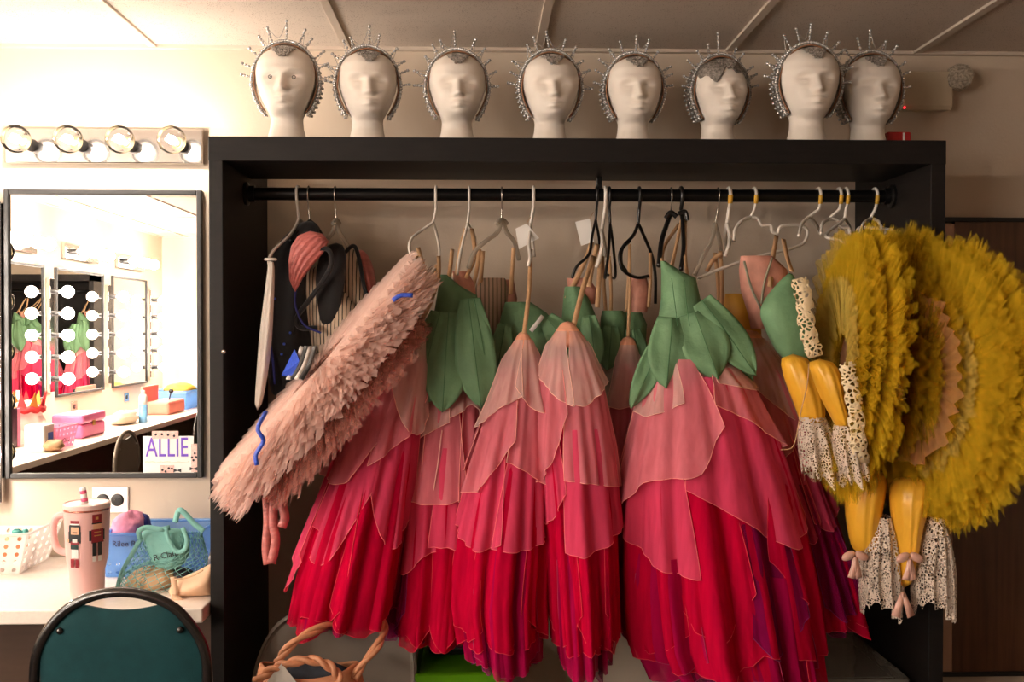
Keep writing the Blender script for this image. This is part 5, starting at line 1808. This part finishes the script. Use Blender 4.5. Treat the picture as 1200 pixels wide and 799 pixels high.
# ------------------------------------------------------------------ tulle
def blades(mb, C, e1, e2, n, count, r0, r1, cone, width, rnd, droop=0.0, th=(0, 360), curl=0.0, seg=4, rad_jit=0.12):
    """strips of gathered tulle radiating from C in the plane e1,e2; cone = lift range towards n (metres per metre)"""
    for _ in range(count):
        a = math.radians(rnd.uniform(*th))
        d = e1 * math.cos(a) + e2 * math.sin(a)
        tg = e2 * math.cos(a) - e1 * math.sin(a)
        k = rnd.uniform(*cone)
        R = r1 * rnd.uniform(1 - rad_jit, 1 + rad_jit * .6)
        rs = r0 * rnd.uniform(.8, 1.3)
        wb = width * rnd.uniform(.6, 1.3)
        tw = rnd.uniform(-1, 1)
        sw = rnd.uniform(-.05, .05)
        vs = []
        for i in range(seg + 1):
            q = i / seg
            r = rs + (R - rs) * q
            p = C + d * r + n * (k * r + curl * q * q * rnd.uniform(.3, 1)) + tg * (sw * q * q)
            p.z -= droop * q * q
            w = wb * (.25 + .75 * q)
            off = n * (w * .35 * tw)
            j = (rnd.uniform(-.03, .02) * R if i == seg else 0, rnd.uniform(-.03, .02) * R if i == seg else 0)
            vs.append(p - tg * w / 2 - off + d * j[0])
            if i == seg:
                vs.append(p + d * rnd.uniform(-.01, .02))
            else:
                vs.append(p + n * w * .12 * tw)
            vs.append(p + tg * w / 2 + off + d * j[1])
        fs = []
        for i in range(seg):
            for c in (0, 1):
                fs.append((3 * i + c, 3 * i + c + 1, 3 * i + c + 4, 3 * i + c + 3))
        mb.add(vs, fs)


def pleats(mb, C, e1, e2, n, r0, r1, k, np_, amp, rnd, droop=0.0, th=(0, 360), nu=None, wob=0.03):
    """one gathered layer: a ring pleated like a fan"""
    nu = nu or np_ * 4
    ph = rnd.uniform(0, 6)

    def f(s, q):
        a = math.radians(th[0] + (th[1] - th[0]) * s)
        d = e1 * math.cos(a) + e2 * math.sin(a)
        r = r0 + (r1 * (1 + wob * math.sin(11 * a + ph) + wob * .6 * math.sin(29 * a)) - r0) * q
        p = C + d * r + n * (k * r + amp * (.15 + .85 * q) * math.sin(np_ * a + .8 * math.sin(3 * a + ph)))
        p.z -= droop * q * q
        return p
    mb.grid(f, nu, 7)


M_TPINK = sheer('blush_tulle', (252, 218, 206), 0.36, 0.35, var=0.1)
M_TPINKD = sheer('rose_tulle', (238, 182, 166), 0.36, 0.35, var=0.12)
M_TYEL = sheer('yellow_tulle', (226, 190, 44), 0.34, 0.35, var=0.15)
M_TYEL2 = sheer('pale_yellow_tulle', (236, 212, 110), 0.34, 0.35, var=0.15)
M_TPEACH = sheer('peach_tulle', (222, 166, 120), 0.5, 0.35, var=0.1)
M_BLUEB = solid('blue_braid', (52, 84, 196), 0.45, var=0.2, scale=120)
M_WBRAID = solid('silver_white_braid', (222, 214, 206), 0.4, var=0.15, scale=120)
M_VELVET = solid('black_velvet', (16, 14, 16), 0.85, var=0.2, scale=40, sheen=0.3)
M_ROSE = solid('rose_satin', (206, 118, 112), 0.4, var=0.12, scale=26, stretch=(1, 1, 4), bump=0.3, bump_scale=40)

# ---- pink pancake tutu hanging on edge
rnd = random.Random(21)
Y0 = 2.60
C = P(374, 428, Y0)
Dv = (P(284, 586, Y0 - .04) - P(512, 322, Y0 + .08)).normalized()      # along the visible edge, downwards
nn = V((-0.77, -0.22, 0.64))
nn = (nn - Dv * nn.dot(Dv)).normalized()                              # towards the smooth top face
e2 = nn.cross(Dv) * 0.5
RT = (P(284, 586, Y0) - P(512, 322, Y0)).length / 2
t = thing('pink_tutu', 'blush pink pancake tutu with blue braid hanging on edge at the wardrobe side', 'tutu', C)
mb = MB()
for i, k in enumerate((0.02, -.05, -.12, -.2)):
    pleats(mb, C, Dv, e2, nn, 0.10, RT * (1 - .03 * i), k, 70, 0.008, rnd, wob=.02)
build('top_ruffle', mb, M_TPINK, t, kind='stuff')
mb = MB()
blades(mb, C, Dv, e2, nn, 4600, .12, RT * .99, (-.20, .03), 0.013, rnd, droop=0.03)
build('tulle_layers', mb, M_TPINK, t, kind='stuff')
mb = MB()
blades(mb, C, Dv, e2, nn, 3000, .10, RT * .74, (-.42, -.15), 0.014, rnd, droop=0.06)
build('under_tulle', mb, M_TPINKD, t, kind='stuff')
def on_top(u, v):
    """pixel -> point on the smooth upper face of the pink tutu, kept within its reach"""
    d = ray(u, v)
    c = C + nn * .035
    k = (c - CAM).dot(nn) / d.dot(nn)
    return P(u, v, max(Y0 - .20, min(Y0 + .10, (CAM + d * k).y)))


# blue painted plaque and hanging blue cord seen on its upper face
pb_ = [on_top(u, v) for u, v in ((331, 440), (346, 410), (352, 424), (344, 440))]
build('blue_plaque', MB().add(pb_, [(0, 1, 2, 3)]), M_BLUEB, t, smooth=False, solidify=.006, label='blue decorated plaque')
for du, m_ in ((9, M_WBRAID), (14, M_VELVET), (19, M_WBRAID), (24, M_VELVET)):
    build('braid_trim', MB().ribbon(smooth_path([on_top(329 + du, 444), on_top(338 + du, 428), on_top(345 + du, 406)], 8), .012, (0, -1, .3), .002), m_, t)
build('blue_cord', MB().ribbon(smooth_path([on_top(312, 482), on_top(302, 502), on_top(309, 516), on_top(300, 532), on_top(301, 545)], 14), .010, (0, -1, .2), .002), M_BLUEB, t)
build('blue_cord', MB().ribbon(smooth_path([on_top(460, 352), on_top(470, 346), on_top(484, 346)], 8), .010, (0, -1, .2), .002), M_BLUEB, t)
for pp in ([(312, 572), (314, 610), (312, 640), (314, 661)], [(322, 574), (320, 610), (323, 634), (318, 660)], [(334, 570), (331, 590), (334, 606), (330, 618)]):
    build('satin_tie', MB().ribbon(smooth_path([P(u, v, Y0 + .08) for u, v in pp], 14), .024, (.3, -1, 0), .001), M_ROSE, t)
straps(t, [[(490, 290, 2.88), (496, 312, 2.80), (500, 336, 2.72)], [(514, 300, 2.88), (514, 322, 2.8), (508, 344, 2.72)]], 2.7, .012)

# ---- black velvet bodice with rose sleeve, striped bodice, white stocking
t = thing('velvet_costume', 'black velvet bodice with rose satin sleeve at the wardrobe side', 'costume', V((P(345, 440, 2.9).x, 2.9, P(345, 440, 2.9).z)))
build('velvet_body', MB().loft(px_loft([(258, 354, 370), (272, 338, 376), (288, 322, 372), (300, 319, 366), (340, 318, 362), (390, 314, 368), (430, 313, 372), (470, 316, 352)], 2.9, [.015, .03, .05, .06, .06, .06, .06, .04], folds=.08)), M_VELVET, t, subsurf=1)
build('rose_sleeve', MB().loft(px_loft([(339, 326, 346, 342), (338, 304, 354, 326), (341, 288, 366, 310), (350, 276, 379, 296), (364, 271, 384, 286), (378, 274, 386, 284)], 2.80, [.012, .025, .03, .03, .025, .01], n=48, folds=.2, nf=14)), M_ROSE, t)
build('armhole_binding', MB().tube(smooth_path([P(352, 306, 2.80), P(362, 296, 2.79), P(384, 292, 2.79), P(388, 310, 2.80), P(378, 330, 2.81), P(362, 352, 2.81), P(348, 372, 2.82), P(352, 384, 2.82), P(372, 384, 2.82)], 40), .007, 8), M_VELVET, t)
build('armhole_binding', MB().tube(smooth_path([P(348, 330, 2.81), P(346, 356, 2.81), P(356, 380, 2.81), P(376, 390, 2.81)], 20), .003, 6), M_NAVY, t)
rnd = random.Random(5)
for (u, v) in ((333, 403), (340, 390), (330, 415), (322, 350), (338, 440)):
    build('bead', MB().sphere(P(u, v, 2.83), .004, 8, 6), M_BLUEB, t)
build('blue_edging', MB().ribbon(smooth_path([P(317, 404, 2.84), P(320, 425, 2.83), P(322, 450, 2.83)], 8), .006, (0, -1, 0)), M_NAVY, t)
M_CSTR = stripes('cream_striped_silk', (206, 186, 160), (44, 38, 34), 30, 'X', 0.82)
t = thing('striped_costume', 'cream bodice striped in black on the clear hanger', 'costume', V((P(395, 440, 2.93).x, 2.93, P(395, 440, 2.93).z)))
build('striped_body', MB().loft(px_loft([(312, 356, 384), (330, 354, 392), (360, 354, 420), (390, 360, 434), (420, 366, 438)], 2.90, [.03, .045, .05, .055, .05], folds=.04)), M_CSTR, t, subsurf=1)
build('striped_sleeve', MB().loft(px_loft([(288, 402, 414), (305, 400, 420), (340, 398, 428), (385, 396, 440), (410, 396, 440)], 2.95, [.02, .035, .04, .04, .03], folds=.05)), M_CSTR, t, subsurf=1)
build('velvet_collar', MB().loft(px_loft([(284, 386, 402), (298, 373, 406), (328, 368, 405), (358, 372, 400), (392, 374, 390)], 2.86, [.01, .02, .025, .02, .008], folds=.05)), M_VELVET, t, subsurf=1)
build('velvet_shoulder', MB().tube(smooth_path([P(404, 296, 2.92), P(414, 288, 2.92), P(420, 300, 2.92), P(428, 340, 2.92), P(440, 362, 2.92)], 24), .006, 8), M_VELVET, t)
build('rose_puff', MB().loft(px_loft([(292, 418, 426), (305, 420, 436), (330, 424, 442), (350, 430, 440)], 3.0, [.02, .035, .04, .02])), M_ROSE, t, subsurf=1)
t = thing('white_stocking', 'white stocking hanging in shade at the wardrobe side', 'stocking', V((P(304, 480, 2.72).x, 2.72, P(304, 480, 2.72).z)))
build('stocking_leg', MB().loft(px_loft([(304, 315, 321), (320, 313, 322), (350, 309, 321), (400, 303, 319), (440, 301, 314), (482, 297, 306)], 2.72, [.006, .012, .015, .02, .018, .012], folds=.1)), solid('white_knit', (222, 212, 200), .8, bump=.2), t, subsurf=1)
build('cuff', MB().tube([V((P(317, 304, 2.72).x + .014 * math.cos(a), 2.72 + .012 * math.sin(a), P(317, 304, 2.72).z)) for a in [2 * PI * k / 16 for k in range(16)]], .004, 6, closed=True), M_HWHITE, t)

# ---- yellow tutus
M_LACE = lace('cream_lace', (236, 216, 178), 85, .30)
M_LACE2 = lace('white_lace_frill', (214, 198, 182), 130, .30)
M_YSAT = solid('yellow_satin', (234, 176, 52), 0.36, var=0.12, scale=10, bump=0.25, bump_scale=22, stretch=(1, 1, .25))
M_PINKSAT = solid('pale_pink_satin', (226, 176, 158), 0.35, var=0.1)
tut = [
    ('yellow tutu with cream lace edging beside the green sash', 988, 418, 2.62, V((-.98, .03, .10)), 0.355, 31),
    ('middle yellow tutu between the lace edged one and the outermost one', 1044, 425, 2.66, V((-.99, 0, .05)), 0.37, 32),
    ('outermost yellow tutu spreading past the end of the wardrobe', 1094, 444, 2.50, V((-.95, -.22, .05)), 0.36, 33),
]
for lab, u, v, y, nv, R, sd in tut:
    rnd = random.Random(sd)
    C = P(u, v, y)
    nv = nv.normalized()
    e1 = V((0, 0, 1)) - nv * nv.z
    e1.normalize()
    e2 = nv.cross(e1) * 0.85
    t = thing('yellow_tutu', lab, 'tutu', C, 'yellow tutus at the rod end')
    mb = MB()
    for i, k in enumerate((.10, .0, -.12)):
        pleats(mb, C, e1, e2, nv, .07, R * (.93 - .03 * i), k, 46, .013, rnd, wob=.03)
    build('tulle_skirt', mb, M_TYEL, t, kind='stuff')
    for kk, fr_, m_, cnt in ((.15, .60, M_TYEL2, 420), (.08, .78, M_TYEL, 800), (.0, .92, M_TYEL, 1000), (-.09, 1.0, M_TYEL, 1100), (-.18, .97, M_TYEL, 700)):
        mb = MB()
        blades(mb, C, e1, e2, nv, cnt, .07, R * fr_, (kk - .022, kk + .022), .018, rnd, droop=.012, rad_jit=.09)
        build('tulle_layers', mb, m_, t, kind='stuff')
    if u > 1090:
        mb = MB()
        pleats(mb, C + nv * .035, e1, e2, nv, .05, R * (.60 if u > 1090 else .30), .16, 34, .010, rnd, wob=.04)
        build('peach_ruffle', mb, M_TPEACH, t, kind='stuff')
    build('bodice', MB().loft([[C + nv * (-.04 if u < 1000 else 0) + (e1 * math.cos(a) * ra + e2 * math.sin(a) * rb) + nv * h for a in [2 * PI * k / 28 for k in range(28)]] for ra, rb, h in ((.12, .10, -.02), (.10, .085, .0), (.07, .06, .03))]), M_TPEACH, t)

# lace along the first tutu's near edge
t0 = [o for o in bpy.data.objects if o.get('label') == tut[0][0]][0]
build('lace_trim', MB().ribbon(smooth_path([P(936, 326, 2.60), P(942, 350, 2.59), P(946, 385, 2.58), P(956, 418, 2.58)], 20), [.034 + .014 * abs(math.sin(i * .95)) for i in range(21)], (-.3, -1, 0), .0015), M_LACE, t0)
build('lace_trim', MB().ribbon(smooth_path([P(992, 424, 2.40), P(996, 446, 2.39), P(1002, 480, 2.38), P(1006, 520, 2.38), P(1010, 545, 2.40)], 20), [.028 + .014 * abs(math.sin(i * .95)) for i in range(21)], (-.3, -1, 0), .0015), M_LACE, t0)

t1 = [o for o in bpy.data.objects if o.get('label') == tut[1][0]][0]
build('lace_trim', MB().ribbon(smooth_path([P(1020, 318, 2.50), P(1028, 340, 2.46), P(1040, 376, 2.44), P(1048, 414, 2.43), P(1046, 446, 2.43), P(1054, 470, 2.43)], 24), [.024 + .014 * abs(math.sin(i * .95)) for i in range(25)], (-.3, -1, 0), .0015), M_LACE, t1)

# ---- green and yellow sash costume: green satin bodice, yellow bloomers
def frill(t, rows, y, ry, mat, nf=9, amp=.30, name='lace_frill', jag=16, seed=0):
    """open tube of lace with a scalloped lower edge"""
    rings = px_loft(rows, y, ry, n=60, folds=[amp * i / (len(rows) - 1) for i in range(len(rows))], nf=nf, seed=seed)
    for i, p in enumerate(rings[-1]):
        p.z += px(jag, y) * (math.sin(i * 1.05 + seed) * .35 + math.sin(i * .21 + seed) * .6)
    return build(name, MB().loft(rings, caps=False), mat, t, subsurf=1)


t = thing('fairy_costume', 'green satin bodice over yellow bloomers with lace below the notched hanger', 'costume', V((P(940, 560, 2.66).x, 2.66, P(940, 560, 2.66).z)))
build('bodice', MB().loft(px_loft([(899, 346, 926, 314), (893, 356, 932, 326), (889, 368, 940, 350), (896, 384, 950, 376), (904, 402, 954, 398), (914, 418, 953, 412), (930, 428, 950, 427)], 2.66, [.012, .03, .045, .05, .045, .03, .01], folds=.03)), M_GREEN, t, subsurf=1)
bodice(t, [(300, 868, 905), (316, 866, 922), (340, 868, 925), (365, 876, 915), (385, 880, 900)], 2.78, [.02, .04, .045, .04, .02], M_LINING, 'lining')
for ln in ([(872, 306), (880, 336), (892, 362)], [(905, 302), (896, 330), (892, 356)]):
    build('boning', MB().ribbon(smooth_path([P(u, v, 2.73) for u, v in ln], 8), .006, (0, -1, 0)), solid('boning_tape', (150, 146, 124), .7), t)
straps(t, [[(910, 276, 2.84), (906, 300, 2.78), (902, 336, 2.72)], [(918, 280, 2.84), (922, 300, 2.78), (928, 318, 2.70)]], 2.7, .013)
build('bloomer_leg', MB().loft(px_loft([(414, 912, 946), (440, 918, 958), (465, 928, 964), (486, 936, 966), (496, 938, 964)], 2.58, [.03, .05, .055, .05, .04], folds=.10, nf=11)), M_YSAT, t, subsurf=1)
build('bloomer_leg', MB().loft(px_loft([(420, 945, 976), (440, 952, 986), (465, 962, 986), (490, 976, 992), (502, 980, 998)], 2.45, [.03, .045, .05, .04, .03], folds=.10, nf=11)), M_YSAT, t, subsurf=1)
frill(t, [(488, 938, 966), (505, 935, 975), (530, 936, 984), (556, 940, 988)], 2.57, [.04, .05, .06, .065], M_LACE2, seed=1)
frill(t, [(498, 978, 998), (512, 976, 1004), (535, 978, 1012), (556, 984, 1015)], 2.44, [.03, .04, .05, .055], M_LACE2, seed=2)
build('draw_cord', MB().tube(smooth_path([P(948, 426, 2.53), P(946, 450, 2.52), P(938, 485, 2.51), P(930, 522, 2.51), P(915, 527, 2.51)], 20), .0015, 5), M_ELASTIC, t)
# lower bloomers under the other tutus
for lab, rows, fr, bow, y in (
        ('yellow satin bloomers with lace cuffs hanging under the middle tutu', [(548, 996, 1040), (575, 992, 1036), (605, 992, 1030), (632, 996, 1028), (648, 1000, 1026)],
         [(604, 1024, 1042), (632, 1012, 1052), (668, 1005, 1057), (712, 1013, 1050)], (1002, 660), 2.58),
        ('yellow satin bloomers with lace cuffs and pink bow under the outermost tutu', [(556, 1046, 1096), (585, 1044, 1088), (615, 1048, 1078), (645, 1052, 1074), (690, 1052, 1066)],
         [(604, 1088, 1102), (632, 1080, 1111), (668, 1070, 1117), (712, 1074, 1112)], (1066, 662), 2.52)):
    c = P((rows[-1][1] + rows[-1][2]) / 2, 716, y)
    t = thing('satin_bloomers', lab, 'bloomers', c)
    build('bloomer_leg', MB().loft(px_loft(rows, y, [.06, .065, .06, .05, .03], folds=.10, nf=12)), M_YSAT, t, subsurf=1)
    frill(t, fr, y - .02, [.04, .06, .07, .075], M_LACE2, nf=11, seed=bow[0] * .1)
    for s_ in (-1, 1):
        a = P(bow[0], bow[1] - 8, y - .062)
        mbw = MB().sphere((0, 0, 0), 1, 14, 10)
        mbw.xf(Matrix.Translation(a + V((s_ * .017, 0, .002))) @ Matrix.Rotation(s_ * .5, 4, 'Y') @ Matrix.Diagonal((.019, .008, .011, 1)))
        build('bow_loop', mbw, M_PINKSAT, t)
        build('bow_tail', MB().ribbon(smooth_path([a, a + V((s_ * .004, -.004, -.025)), a + V((s_ * .010, 0, -.055))], 8), [.010 + .008 * k / 8 for k in range(9)], (s_ * .2, -1, 0)), M_PINKSAT, t)
    if bow[0] > 1050:
        a = P(1058, 694, y - .06)
        for s_ in (-1, 1):
            build('bow_tail', MB().ribbon([a, a + V((s_ * .02, -.004, -.06))], [.010, .022], (s_ * .2, -1, 0)), M_PINKSAT, t)

# ------------------------------------------------------------------ second rack on the rear wall, seen in the mirrors
RX0 = -2.62
t = thing('costume_rack', 'black costume rack on the rear wall seen in the mirrors', 'rack', (RX0 + .8, REAR_Y + .3, 0))
build('back_board', MB().box((RX0, REAR_Y + .002, 0), (RX0 + 1.7, REAR_Y + .02, 2.0)), M_BLACKWOOD, t, smooth=False)
build('side_panel', MB().box((RX0, REAR_Y + .002, 0), (RX0 + .04, REAR_Y + .5, 2.0)), M_BLACKWOOD, t, smooth=False)
build('side_panel', MB().box((RX0 + 1.66, REAR_Y + .002, 0), (RX0 + 1.7, REAR_Y + .5, 2.0)), M_BLACKWOOD, t, smooth=False)
build('top_panel', MB().box((RX0, REAR_Y + .002, 1.94), (RX0 + 1.7, REAR_Y + .5, 2.0)), M_BLACKWOOD, t, smooth=False)
build('hanging_rod', MB().tube([(RX0 + .03, REAR_Y + .28, 1.85), (RX0 + 1.67, REAR_Y + .28, 1.85)], .018, 12), M_ROD, t)
src = {o['label']: o for o in bpy.data.objects if o.get('label') and o.type == 'EMPTY'}


def rear(label, key, x, group):
    o = [v for k, v in src.items() if k.startswith(key)][0]
    c = copy_tree(o, None, V((x, REAR_Y + (.48 if 'tutu' in key or 'yellow' in key else .32), world_loc(o).z)))
    c.rotation_euler = (0, 0, PI)
    c['label'] = label
    c['group'] = group


G = 'costumes on the rear wall rack'
rear('fuchsia dress with petal bodice at the wall end of the rear rack', 'fuchsia dress under a narrow', RX0 + .22, G)
rear('largest fuchsia dress on the rear rack', 'largest fuchsia', RX0 + .55, G)
rear('fuchsia dress on the rear rack beside the yellow tutu', 'fuchsia dress under a narrow', RX0 + .82, G)
rear('yellow tutu hanging on the rear rack', 'outermost yellow', RX0 + 1.15, G)
